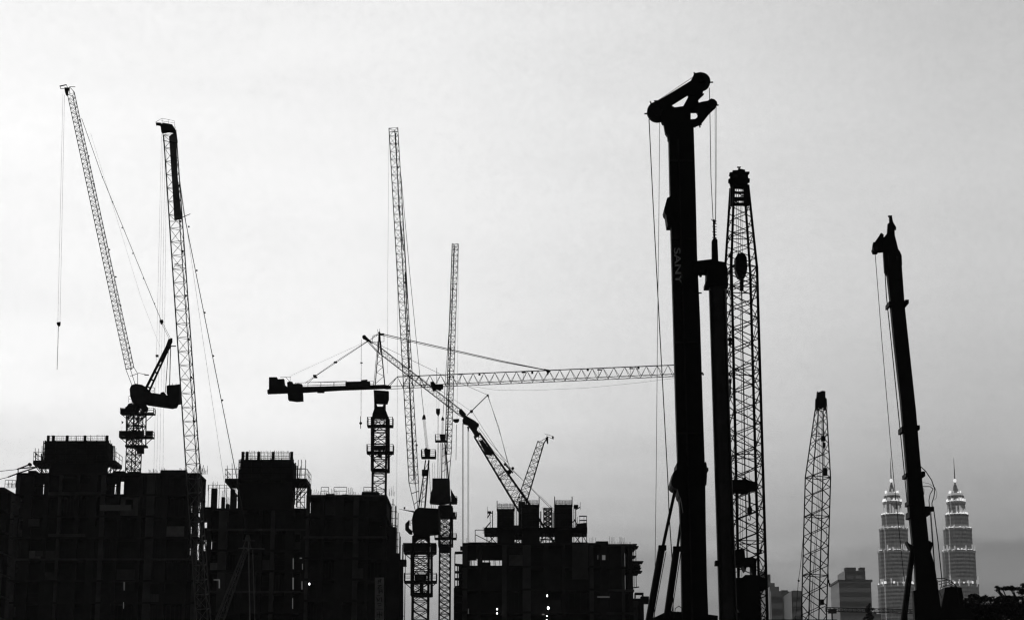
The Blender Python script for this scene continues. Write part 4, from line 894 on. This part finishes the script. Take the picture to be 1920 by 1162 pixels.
# lettering on the mast
def lettering(text, parent, px, py, Y, hpx, lpx, ang, mat, name='lettering'):
    cu = bpy.data.curves.new('t', 'FONT'); cu.body = text; cu.size = 1; cu.extrude = .004; cu.offset = .018; cu.align_x = 'CENTER'; cu.align_y = 'CENTER'
    to = bpy.data.objects.new('t', cu); COL.objects.link(to); bpy.context.view_layer.update()
    dg = bpy.context.evaluated_depsgraph_get(); me = bpy.data.meshes.new_from_object(to.evaluated_get(dg)); bpy.data.objects.remove(to)
    xs_ = [v.co.x for v in me.vertices]; ys_ = [v.co.y for v in me.vertices]; s = Y / F
    kx, ky = lpx * s / (max(xs_) - min(xs_)), hpx * s / (max(ys_) - min(ys_)); mx, my = (max(xs_) + min(xs_)) / 2, (max(ys_) + min(ys_)) / 2
    c = P(px, py, Y) - ORG[parent.name]; ca, sa = math.cos(ang), math.sin(ang)
    for v in me.vertices:
        x, y = (v.co.x - mx) * kx, (v.co.y - my) * ky; v.co = (c.x + x * ca - y * sa, c.y - v.co.z, c.z + x * sa + y * ca)
    me.materials.clear(); me.materials.append(M[mat]); ob = bpy.data.objects.new(name, me); COL.objects.link(ob); ob.parent = parent; ORG[ob.name] = ORG[parent.name]; return ob
lettering('SANY', mast, 1271.3, 498.5, Yr - .262, 13, 72, R(-88.2), 'letters')

# ------------------------------------------------------------------ large crawler crane boom right of the rig
Y8 = 95; s8 = Y8 / F
k1 = thing('crawler_crane', (P(1405, 1300, Y8).x, Y8, 0), 'lattice boom crawler crane standing tight right of the big rig and its kelly bar', 'crawler crane')
bo = px_lattice(k1, 'boom', (1406, 1180), (1389, 505), 60, 57, 20, Y8, rc=5.0, rb=1.7, rot=R(8), hz=8, par=True)
# second brace set on the near and far faces
a, b = P(1406, 1180, Y8), P(1389, 505, Y8)
mb = MB(); lattice(mb, a, b, 57 * s8, 54 * s8, 20, .4 * s8, .6 * s8, rot=R(6), hz=False, phase=1); mb.build('bracing', 'steel', bo)
px_lattice(k1, 'boom_tip', (1389, 505), (1386, 350), 57, 32, 15, Y8, rc=4.6, rb=1.4, rot=R(8), hz=4, par=True)
mb = MB().poly([(1369, 386), (1370, 352), (1368, 344), (1365.5, 342), (1365.5, 337), (1369, 335), (1369, 331), (1367, 329), (1368, 324), (1373, 324), (1373.5, 320.5), (1383, 320), (1384, 317.5), (1388, 317.5), (1396.5, 319.5), (1397, 323), (1405, 323), (1405, 326), (1402, 328), (1402.5, 335), (1405.5, 336), (1405.5, 342), (1401.5, 343.5), (1402, 352), (1404, 386), (1394, 386), (1394, 350), (1376, 350), (1376, 386)], Y8 - .2, .2)
for y0, y1 in ((350, 353), (359.5, 363.5), (370, 376.5), (380.5, 386)): mb.rect(1374, y0, 1396, y1, Y8 - .22, .1)
for x in (1380, 1384.5, 1389, 1392): mb.rect(x, 350, x + .9, 386, Y8 - .2, .1)
mb.rect(1382, 313, 1389, 314.5, Y8, .1).rect(1384.5, 313, 1387, 320, Y8, .1); mb.build('boom_head', 'steel', k1)
for x, y in ((1378, 332), (1393, 333)): MB().disc(x, y, 5, Y8 - .2, .25).build('sheave', 'steel2', k1)
for x in (1381, 1384, 1388, 1391): rope(k1, [(x, 386), (x + 1, 480)], Y8, .8, 'hoist_rope')
mb = MB().poly([(1377.5, 486), (1381, 481), (1383, 476), (1386, 478), (1390, 476), (1394, 478), (1399, 485), (1400, 508), (1397, 519), (1392, 521), (1389, 523), (1383, 520), (1378.5, 510)], Y8 - .1, .6).disc(1388, 492, 10, Y8 - .1, .4); mb.build('hook_block', 'steel', k1)
rope(k1, [(1390, 520), (1391, 560), (1395, 760), (1397, 905)], Y8, 2.2, 'hook_line'); rope(k1, [(1387, 520), (1390, 700), (1392, 905)], Y8, .8, 'hook_line')
rope(k1, [(1400, 740), (1404, 860), (1406, 925)], Y8, .7, 'hoist_rope')
MB().rect(1388, 519, 1394, 545, Y8 - .1, .2).build('hook', 'steel', k1)
rope(k1, [(1369, 480), (1369, 730)], Y8 - 1, 1.2, 'auxiliary_rope')
mb = MB()
for y, r_ in ((480, 3.2), (637, 4.2), (644, 3.4), (716, 3)): mb.ball(P(1369, y, Y8 - 1), r_ * s8, 1, 1.2)
mb.rect(1367.5, 710, 1370.5, 740, Y8 - 1, .12); mb.build('rope_weight', 'steel', k1)
mb = MB().poly([(1364, 902), (1390, 902), (1392, 898), (1396, 898), (1397, 903), (1413, 906), (1418, 909), (1418, 916), (1409, 919), (1400, 923), (1370, 921), (1364, 921)], Y8 - 1, 1.2); mb.build('grab_frame', 'steel', k1)
rope(k1, [(1405, 920), (1405, 950)], Y8 - 1, 1.5, 'hook_line')
mb = MB().poly([(1403, 925), (1405, 922), (1407, 935), (1407, 948), (1410, 954), (1409, 962), (1406, 966), (1402, 962), (1401, 955), (1404, 948)], Y8 - 1, .3)
pts = [(1405.5, 966), (1407.5, 970), (1407, 974), (1404.5, 975), (1403, 972)]; mb.path([P(*q, Y8 - 1) for q in pts], .8 * s8); mb.build('hook_block', 'steel', k1)
for x in (1385, 1389, 1393): rope(k1, [(x, 921), (x - 2, 1080)], Y8, .7, 'hoist_rope')
rope(k1, [(1384, 925), (1378, 1060)], Y8, .7, 'hoist_rope'); rope(k1, [(1398, 921), (1401, 1050)], Y8, 2.2, 'hook_line')
mb = MB().poly([(1374, 1033), (1388, 1030), (1394, 1033), (1395, 1047), (1405, 1046), (1408, 1044), (1411, 1047), (1417, 1049), (1416, 1057), (1416, 1170), (1408, 1170), (1408, 1060), (1398, 1062), (1396, 1072), (1391, 1062), (1374, 1060)], Y8 - 1.4, 1.0)
mb.poly([(1374, 1086), (1388, 1085), (1394, 1080), (1406, 1080), (1418, 1082), (1430, 1086), (1433, 1094), (1433, 1105), (1419, 1103), (1419, 1170), (1372, 1170), (1372, 1152), (1383, 1150), (1380, 1145), (1372, 1140)], Y8 - 1.2, 1.6)
for y in (1112, 1120, 1131, 1140, 1150, 1158): mb.rect(1418, y, 1428, y + 1.6, Y8 - 1, .2)
mb.rect(1415, 1036, 1425, 1037.5, Y8, .2).rect(1424, 1030, 1428, 1036, Y8, .2)
mb.build('gantry', 'steel', k1)
MB().rect(1370, 1165, 1560, 1230, Y8, 3).build('machinery_house', 'steel', k1)
for dy in (-2, 2): c0, c1_ = P(1350, 1400, Y8), P(1560, 1400, Y8); MB().box((c0.x, Y8 + dy - .5, 0), (c1_.x, Y8 + dy + .5, 1.2)).build('track', 'steel', k1)
c0 = P(1450, 1400, Y8); MB().box((c0.x - 1.6, Y8 - 1.5, .6), (c0.x + 1.6, Y8 + 1.5, P(0, 1229, Y8).z)).build('undercarriage', 'steel', k1)

# ------------------------------------------------------------------ smaller lattice boom
Y9 = 165; s9 = Y9 / F
k2 = thing('crawler_crane', (P(1530, 1250, Y9).x, Y9, 0), 'slim tapering lattice boom standing alone between the big rig and the thin rig', 'crawler crane')
bo = px_lattice(k2, 'boom', (1525, 1190), (1533.5, 895), 43, 44, 19, Y9, rc=2.2, rb=1.4, rot=R(15), hz=6, par=True)
px_lattice(k2, 'boom_tip', (1533.5, 895), (1539, 768), 44, 20, 16, Y9, rc=2.2, rb=1.2, rot=R(15), hz=5, par=True)

mb = MB().poly([(1532, 734), (1534, 736), (1541, 733), (1547, 734), (1547, 746), (1549.5, 748), (1550, 758), (1549, 768), (1544, 768), (1544, 763), (1540, 767), (1534, 763), (1533, 768), (1528.5, 768), (1529, 748), (1531, 745)], Y9, .9); mb.build('boom_head', 'steel', k2)
for x0, x1 in ((1535, 1528), (1538, 1532), (1541, 1524)): rope(k2, [(x0, 768), (x0 - 3, 940), (x1 - 8, 1170)], Y9, .6, 'hoist_rope')
rope(k2, [(1544, 770), (1546, 880)], Y9 - .8, .8, 'auxiliary_rope')
for x, y, w_, h_ in ((1543.5, 822, 8, 9), (1545, 834, 5, 9), (1547, 884, 8, 14), (1541, 1128, 7, 10)): MB().rect(x - w_ / 2, y - h_ / 2, x + w_ / 2, y + h_ / 2, Y9 - .8, .6).build('hook_block', 'steel', k2)
rope(k2, [(1550, 755), (1551.5, 763), (1550.5, 768)], Y9, .5, 'loose_rope')
rope(k2, [(1549, 990), (1554, 1088)], Y9 - 1, .8, 'side_rope'); mb = MB().rect(1551.5, 1086, 1555, 1093, Y9 - 1, .15).rect(1554, 1092, 1556.5, 1097, Y9 - 1, .15); mb.build('shackle', 'steel', k2)
rope(k2, [(1508, 985), (1501, 1060), (1497, 1088), (1491, 1170)], Y9 - 1, .8, 'side_rope'); MB().ball(P(1497.5, 1088, Y9 - 1), 2 * s9).build('rope_socket', 'steel', k2)
MB().rect(1500, 1185, 1640, 1240, Y9, 3).build('machinery_house', 'steel', k2)
for dy in (-2, 2): c0, c1_ = P(1490, 1400, Y9), P(1640, 1400, Y9); MB().box((c0.x, Y9 + dy - .5, 0), (c1_.x, Y9 + dy + .5, 1.2)).build('track', 'steel', k2)
c0 = P(1560, 1400, Y9); MB().box((c0.x - 1.6, Y9 - 1.5, .6), (c0.x + 1.6, Y9 + 1.5, P(0, 1239, Y9).z)).build('undercarriage', 'steel', k2)

# ------------------------------------------------------------------ second drilling rig at the right
Yq = 106; sq = Yq / F
r2 = thing('drilling_rig', (P(1770, 1300, Yq).x, Yq, 0), 'thinner drilling rig mast leaning left in front of the two lit skyscrapers', 'drilling rig')
def K(*pts): return Z(pts, 1600, 390, 4.65)
def K8(*pts): return Z(pts, 1600, 840, 3.61)
mb = MB().poly([(1662, 506), (1689.5, 500), (1695, 575), (1702, 640), (1716, 770), (1722, 840), (1727.5, 900), (1735.5, 973), (1741, 1025), (1751, 1059), (1757, 1100), (1766.5, 1170), (1800, 1400), (1745, 1400), (1722, 1190), (1718, 1140), (1715, 1061), (1709.5, 1015), (1704, 960), (1700.7, 900), (1694, 820), (1688, 750), (1675.6, 640), (1668, 560)], Yq, .45)
ma = mb.build('mast', 'steel', r2)
for x0, x1, y0, y1 in ((1695, 1702, 896, 889), (1663.5, 1668, 569, 577), (1694, 1700.5, 566, 573), (1687.5, 1693, 802, 812), (1716, 1721, 800, 808), (1725, 1731, 886, 895), (1730, 1740, 951, 967), (1700, 1706, 940, 948), (1701.5, 1706, 960, 972)): MB().rect(x0, min(y0, y1), x1, max(y0, y1), Yq, 1.1).build('mast_clamp', 'steel', ma)
mb = MB().poly(K8((480,400),(500,405),(508,430),(500,455),(480,455)), Yq, 1.0); mb.build('mast_clamp', 'steel', ma); mb = MB(); mb.poly(K8((355,632),(372,648),(395,660),(395,690),(378,685),(360,650)), Yq, .6); mb.build('mast_pivot', 'steel', ma)
mb = MB().poly(K8((500,625),(528,640),(528,670),(518,700),(500,690)), Yq, .5); mb.build('mast_clamp', 'steel', ma)
# head
mb = MB()
mb.poly(K((302,70),(336,70),(334,78),(338,105),(345,130),(352,142),(370,172),(370,188),(357,188),(358,240),(378,320),(388,362),(404,385),(418,418),(422,500),(412,522),(395,522),(385,540),(375,520),(380,420),(300,420),(312,560),(318,600),(296,600),(270,560),(260,400),(262,262),(294,222),(300,140),(315,130),(313,78)), Yq, .25)
mb.poly(K((240,220),(262,235),(262,290),(262,320),(262,385),(212,388),(208,402),(170,402),(162,380),(170,310),(185,300)), Yq, .22)
mb.poly(K((305,405),(365,405),(382,540),(412,520),(420,640),(300,640)), Yq, .5)
for q in (((170,300),(190,302)), ((240,222),(205,285)), ((362,180),(372,195)), ((302,72),(334,72))): a, b = K(*q); mb.tube(P(*a, Yq), P(*b, Yq), .8 * sq)
hd2 = mb.build('mast_head', 'steel', r2)
(q,) = K((188, 365)); MB().disc(q[0], q[1], 5.2, Yq, .6, 20).build('sheave', 'steel2', hd2)
rope(r2, [(1641, 477), (1653.7, 640), (1670.6, 840), (1676, 900), (1695.6, 1089)], Yq, 1.1, 'hoist_rope')
rope(r2, [(1659, 505), (1662, 555), (1671, 640), (1682, 750), (1688, 808), (1697, 900), (1704, 975)], Yq, 1.7, 'hydraulic_pipe')
for pts, w2 in ((K8((452,120),(490,155),(530,215),(552,280),(545,330),(532,370),(535,420)), 1.6), (K8((470,258),(520,258),(540,275),(520,310),(512,350),(516,405)), 1.4), (K8((470,230),(510,238),(550,262),(566,300),(562,335),(548,350)), .6),
                (K8((522,400),(540,640),(556,880)), 1.6), (K8((545,420),(572,620),(600,890)), 1.7), (K8((516,400),(530,580),(545,760)), .8), (K8((470,270),(478,275),(478,312)), 1), (K8((518,625),(530,640),(522,690)), .7)):
    rope(r2, pts, Yq - .3, w2, 'hose')
MB().poly(K8((505,398),(542,395),(545,425),(520,428),(505,425)), Yq - .3, .3).build('hose_clamp', 'steel', r2)
mb = MB().tube(P(1711, 1030, Yq), P(1693, 1172, Yq), 5 * sq, 6 * sq, n=12); cy = mb.build('cylinder_barrel', 'steel', r2)
rope(r2, [(1712, 1035), (1714, 1062), (1711, 1066)], Yq, .9, 'hose')
mb = MB().poly(K8((402,965),(420,960),(425,1000),(430,1180),(412,1180)), Yq, .5); mb.build('mast_foot', 'steel', r2)
# power pack with hose loops
pp = MB().poly(K8((600,950),(640,945),(710,950),(720,1000),(722,1080),(760,1090),(800,1165),(560,1165),(580,1060)), Yq + .6, 1.6).build('power_pack', 'steel', r2)
for pts, w2 in ((((565,880),(610,878),(660,895),(690,925),(712,980),(718,1050)), 1.4), (((575,900),(630,890),(680,915),(712,950)), 1.3), (((580,920),(640,905),(690,935)), 1.2), (((590,940),(640,925),(700,945),(720,1000)), 1.2), (((600,880),(596,930),(585,960)), 1), (((570,890),(572,950),(600,1010)), 1)):
    rope(r2, K8(*pts), Yq - .3, w2, 'hose')
MB().poly([(1700, 1180), (1850, 1190), (1850, 1330), (1690, 1330)], Yq + 1, 2.6).build('upper_carriage', 'steel', r2)
for dy in (-1.8, 1.8): c0, c1_ = P(1680, 1400, Yq), P(1860, 1400, Yq); MB().box((c0.x, Yq + 1 + dy - .4, 0), (c1_.x, Yq + 1 + dy + .4, 1.1)).build('track', 'steel', r2)
c0 = P(1770, 1400, Yq); MB().box((c0.x - 1.5, Yq - .2, .5), (c0.x + 1.5, Yq + 2.2, P(0, 1325, Yq).z)).build('undercarriage', 'steel', r2)

# ------------------------------------------------------------------ the two lit skyscrapers
YT = 2590; sT = YT / F
def lathe(mb, c, prof, n=64, lobes=0, amp=.07):
    vs_ = []; fs = []
    for (r_, z) in prof:
        for i in range(n):
            a = 2 * math.pi * i / n; q = r_ * (1 + (amp * math.cos(lobes * a) if lobes else 0)); vs_.append((c.x + q * math.cos(a), c.y + q * math.sin(a), z))
    m = len(prof)
    for j in range(m - 1):
        for i in range(n): fs.append((j*n+i, j*n+(i+1)%n, (j+1)*n+(i+1)%n, (j+1)*n+i))
    fs.append(tuple(range(n - 1, -1, -1))); fs.append(tuple(range((m-1)*n, m*n))); return mb.add(vs_, fs)
def skyscraper(label, cx):
    c = P(cx, 1000, YT); c.z = 0
    def zz_(y): return P(1760, y, YT).z
    t = thing('skyscraper', c, label, 'skyscraper', 'the two lit twin towers')
    for y0, y1, w_, l in ((1500, 1099, 65, 16), (1096, 1036, 59, 16), (1033, 994, 51, 16), (990, 968, 41, 16)):
        lathe(MB(), c, [(w_ / 2 * sT, max(0, zz_(y0))), (w_ / 2 * sT, zz_(y1))], lobes=l, amp=.05).build('shaft', 'tower', t)
    lathe(MB(), c, [(16 * sT, zz_(968)), (16 * sT, zz_(943)), (14.5 * sT, zz_(942)), (14 * sT, zz_(932)), (9 * sT, zz_(930)), (8.5 * sT, zz_(923)), (5 * sT, zz_(921)), (4 * sT, zz_(914)), (1.2 * sT, zz_(905))], lobes=16, amp=.04).build('crown', 'tower', t)
    for y, w_ in ((1097.5, 67), (1034.5, 61), (992.5, 53), (966.5, 43), (942.5, 35), (931, 30)):
        lathe(MB(), c, [(w_ / 2 * sT, zz_(y) - 1.6), (w_ / 2 * sT, zz_(y) + 1.2)], lobes=16, amp=.04).build('ledge', 'tower', t)
    k = 0
    for y, w_, h_, n, r_ in ((1096, 62, 5.5, 22, 1.3), (1033, 57, 3, 26, 1.0), (991, 49, 3, 22, 1.0), (965, 40, 4, 20, 1.1), (940, 33, 5, 18, 1.2), (927, 22, 8, 12, 1.3)):
        mb = MB(); lathe(mb, c, [(w_ / 2 * sT * .9, zz_(y)), (w_ / 2 * sT * .9, zz_(y) + 1)]); q_ = random.Random(int(y + cx))
        for i in range(n):
            a = 2 * math.pi * (i + .5) / n
            if q_.random() < .38: continue
            rr = w_ / 2 * sT; hh = h_ * sT * q_.uniform(.5, 1.0); z = zz_(y) 
            x, yy = c.x + rr * math.cos(a), c.y + rr * math.sin(a); g_ = r_ * q_.uniform(.5, .95); mb.box((x - g_, yy - g_, z), (x + g_, yy + g_, z + hh))
        mb.build('crown_light', 'glow', t)
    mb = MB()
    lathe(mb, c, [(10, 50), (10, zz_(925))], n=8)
    for y, w_, n, hp in ((1100, 66, 9, 22), (1035, 60, 9, 15), (993, 52, 9, 9), (962, 33, 12, 18), (940, 29, 12, 8), (926, 18, 8, 10)):      # floodlight wash on the facade, put in as glowing strips
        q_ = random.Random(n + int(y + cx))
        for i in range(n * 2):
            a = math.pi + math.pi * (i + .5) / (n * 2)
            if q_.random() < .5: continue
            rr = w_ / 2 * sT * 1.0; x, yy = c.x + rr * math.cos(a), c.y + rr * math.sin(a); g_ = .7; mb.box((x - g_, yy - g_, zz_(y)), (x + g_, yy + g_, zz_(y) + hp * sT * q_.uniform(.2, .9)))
    mb.build('wash_glow_strip', 'glow2', t)
    mb = MB(); mb.ball((c.x, c.y, zz_(900.5)), 3.0 * sT, 1, 1.25); mb.build('ring_ball', 'glow', t)
    MB().tube((c.x, c.y, zz_(905)), (c.x, c.y, zz_(878)), 1.3 * sT, .7 * sT, n=8).tube((c.x, c.y, zz_(878)), (c.x, c.y, zz_(857)), .7 * sT, .25 * sT, n=8).build('spire', 'steel2', t)
    return t
skyscraper('lit spired skyscraper partly behind the thin rig mast, left of its twin', 1675.5)
skyscraper('lit spired skyscraper clear to the right of the thin rig mast', 1795.5)

# ------------------------------------------------------------------ distant city
def far_block(label, parts, Y, mat='farglass', D=40):
    x0 = min(p[0] for p in parts); y_ = max(p[2] for p in parts); t = thing('office_block', (P(x0, y_, Y).x, Y, 0), label, 'building')
    for x0, x1, yt, nm, m2, dy in parts:
        a, b = P(x0, yt, Y), P(x1, yt, Y); MB().box((a.x, Y + dy, 0), (b.x, Y + D - dy, a.z)).build(nm, m2 or mat, t)
    return t
t = far_block('broad distant office block with a recessed upper part, left of the twin towers', ((1573, 1633, 1090, 'wall', None, 0), (1585, 1623.5, 1068, 'upper_storey', 'farglass2', 3)), 1500)
a = P(1573, 1090, 1500); b = P(1633, 1090, 1500); MB().box((a.x - 1, 1499, a.z), (b.x + 1, 1542, a.z + 1.6)).build('parapet', 'far', t)
for x in (1590, 1600, 1617): q = P(x, 1068, 1505); MB().box((q.x - 2, 1505, q.z), (q.x + 2, 1512, q.z + 2)).build('roof_plant', 'far', t)
t = far_block('tall distant tower block peeking right of the large lattice boom', ((1420, 1444.5, 1076, 'wall', None, 0), (1446, 1454, 1091, 'annex', 'farglass2', 4)), 1300)
q = P(1434, 1076, 1300); MB().box((q.x - 2, 1305, q.z), (q.x + 1, 1310, q.z + 2)).build('roof_plant', 'far', t)
t = far_block('stepped dark distant block below the tall one at the large lattice boom', ((1443, 1460.5, 1099, 'wall', 'farglass2', 0), (1444, 1463.5, 1108, 'annex', None, -3)), 1150)
t = far_block('pale low distant block left of the slim boom', ((1461, 1483.5, 1108, 'wall', 'far', 0), (1466, 1478, 1105, 'upper_storey', 'far', 3)), 1700)
t = far_block('darker distant block just behind the slim boom', ((1484, 1504, 1107, 'wall', 'farglass2', 0), (1488, 1499, 1105.5, 'roof_plant', 'far', 3)), 1250)
t = far_block('low distant block at the foot of the left twin tower', ((1632, 1652, 1150, 'wall', 'farglass', 0),), 1600)
MB().box((P(1636, 1150, 1600).x, 1603, P(0, 1150, 1600).z), (P(1645, 1150, 1600).x, 1612, P(0, 1147, 1600).z)).build('roof_plant', 'far', t)
# thin elevated gantry crossing in the distance
Yv = 560; sv = Yv / F
ga = thing('elevated_gantry', P(1600, 1150, Yv), 'thin elevated lattice gantry crossing low behind the thin rig', 'gantry')
mb = MB(); lattice(mb, P(1548, 1141.5, Yv), P(1765, 1147, Yv), 7 * sv, 7 * sv, 26, .5 * sv, .35 * sv); mb.build('truss', 'steel2', ga)
mb = MB()
for x, y in ((1560, 1145), (1630, 1145), (1700, 1148), (1756, 1150)): q = P(x, y, Yv); mb.tube(q, (q.x, q.y, 0), .25)
mb.build('pylon', 'steel2', ga)
mb = MB().rect(1553, 1141, 1568, 1149, Yv, 3); mb.build('gantry_cabin', 'steel', ga)
for q in ((1636, 1121, 1660, 1122), (1668, 1125, 1700, 1127)): pass

# ------------------------------------------------------------------ trees
def tree(label, px, Y, base_r, blobs, seed, nleaf=1500, leaf=.28, name='broadleaf_tree', group='trees at the right edge'):
    """blobs: (px, py, half-width px, half-height px) leaf masses in the photograph at this distance"""
    r_ = random.Random(seed); s = Y / F; x0 = P(px, 1162, Y).x
    t = thing(name, (x0, Y, 0), label, 'tree', group)
    mb = MB(); fork = V(x0, Y, P(px, 1190, Y).z); mb.tube((x0, Y, 0), fork, base_r, base_r * .7, n=9)
    for bx, by, hw, hh in blobs:
        c = P(bx, by + hh * .4, Y); mid = fork.lerp(c, .55) + V(0, r_.uniform(-.5, .5), -.3)
        mb.tube(fork - V(0, 0, .2), mid, base_r * .45, base_r * .25, n=6); mb.tube(mid, c, base_r * .25, .03, n=5)
        for k in range(3):
            e = c + V(r_.uniform(-1, 1) * hw * s * .8, r_.uniform(-.6, .6), r_.uniform(-.5, .5) * hh * s); mb.tube(mid.lerp(c, .6), e, .05, .015, n=4)
    mb.build('trunk', 'bark', t)
    mb = MB(); tot_ = sum(b[2] * b[3] for b in blobs)
    for bx, by, hw, hh in blobs:
        n = max(20, int(nleaf * hw * hh / tot_)); dd = max(.8, min(2.2, hw * s * .7))
        tw = [(r_.gauss(0, .5), r_.gauss(0, .5), r_.gauss(0, .5)) for _ in range(max(6, n // 22))]
        for _ in range(n):
            u = r_.choice(tw); u = [max(-1.05, min(1.05, q + r_.gauss(0, .13))) for q in u]
            c = P(bx + u[0] * hw, by + u[1] * hh, Y) + V(0, u[2] * dd, 0)
            a = V(r_.uniform(-1, 1), r_.uniform(-1, 1), r_.uniform(-.6, .6)).normalized(); b = a.cross(V(r_.uniform(-1, 1), r_.uniform(-1, 1), 1)).normalized()
            l = leaf * r_.uniform(.5, 1.2); wd = l * .4
            mb.add([c - a * l * .5, c + b * wd * .5, c + a * l * .5, c - b * wd * .5], [(0, 1, 2, 3)])
    mb.build('crown', 'leaf', t); return t
tree('dark spreading tree at the right edge, its top branch over a slit of sky', 1925, 125, .3, [(1925, 1103, 16, 9), (1880, 1101.5, 16, 4), (1900, 1103, 18, 4.5), (1905, 1140, 26, 22), (1945, 1130, 30, 30), (1895, 1122, 22, 5), (1870, 1101.5, 6, 3.5), (1925, 1155, 30, 18)], 31, 9000, .26)
tree('low dark tree left of the spreading one at the right edge', 1850, 118, .25, [(1850, 1142, 30, 20), (1835, 1122, 24, 5), (1865, 1123, 24, 5), (1810, 1150, 24, 18), (1880, 1145, 28, 22), (1840, 1165, 48, 14)], 32, 9000, .25)
tree('faint low treetop between the rig power pack and the trees', 1825, 175, .25, [(1828, 1118, 12, 7), (1812, 1124, 12, 5), (1820, 1140, 22, 14)], 33, 2500, .3)
tree('small bush-like treetop at the foot of the distant office block', 1629, 300, .25, [(1628.5, 1140, 7, 9), (1627, 1156, 9, 10)], 34, 700, .5)

# ------------------------------------------------------------------ haze in the air
hz = MB().box((-1500, -12, -1), (1500, 3400, 470)).build('haze', 'rope')
hm = bpy.data.materials.new('haze'); hm.use_nodes = True; t = hm.node_tree; t.nodes.clear()
pv = t.nodes.new('ShaderNodeVolumePrincipled'); pv.inputs['Color'].default_value = (1, 1, 1, 1); pv.inputs['Density'].default_value = .00011
o_ = t.nodes.new('ShaderNodeOutputMaterial'); t.links.new(pv.outputs[0], o_.inputs['Volume'])
hz.data.materials[0] = hm; tag(hz, kind='stuff')
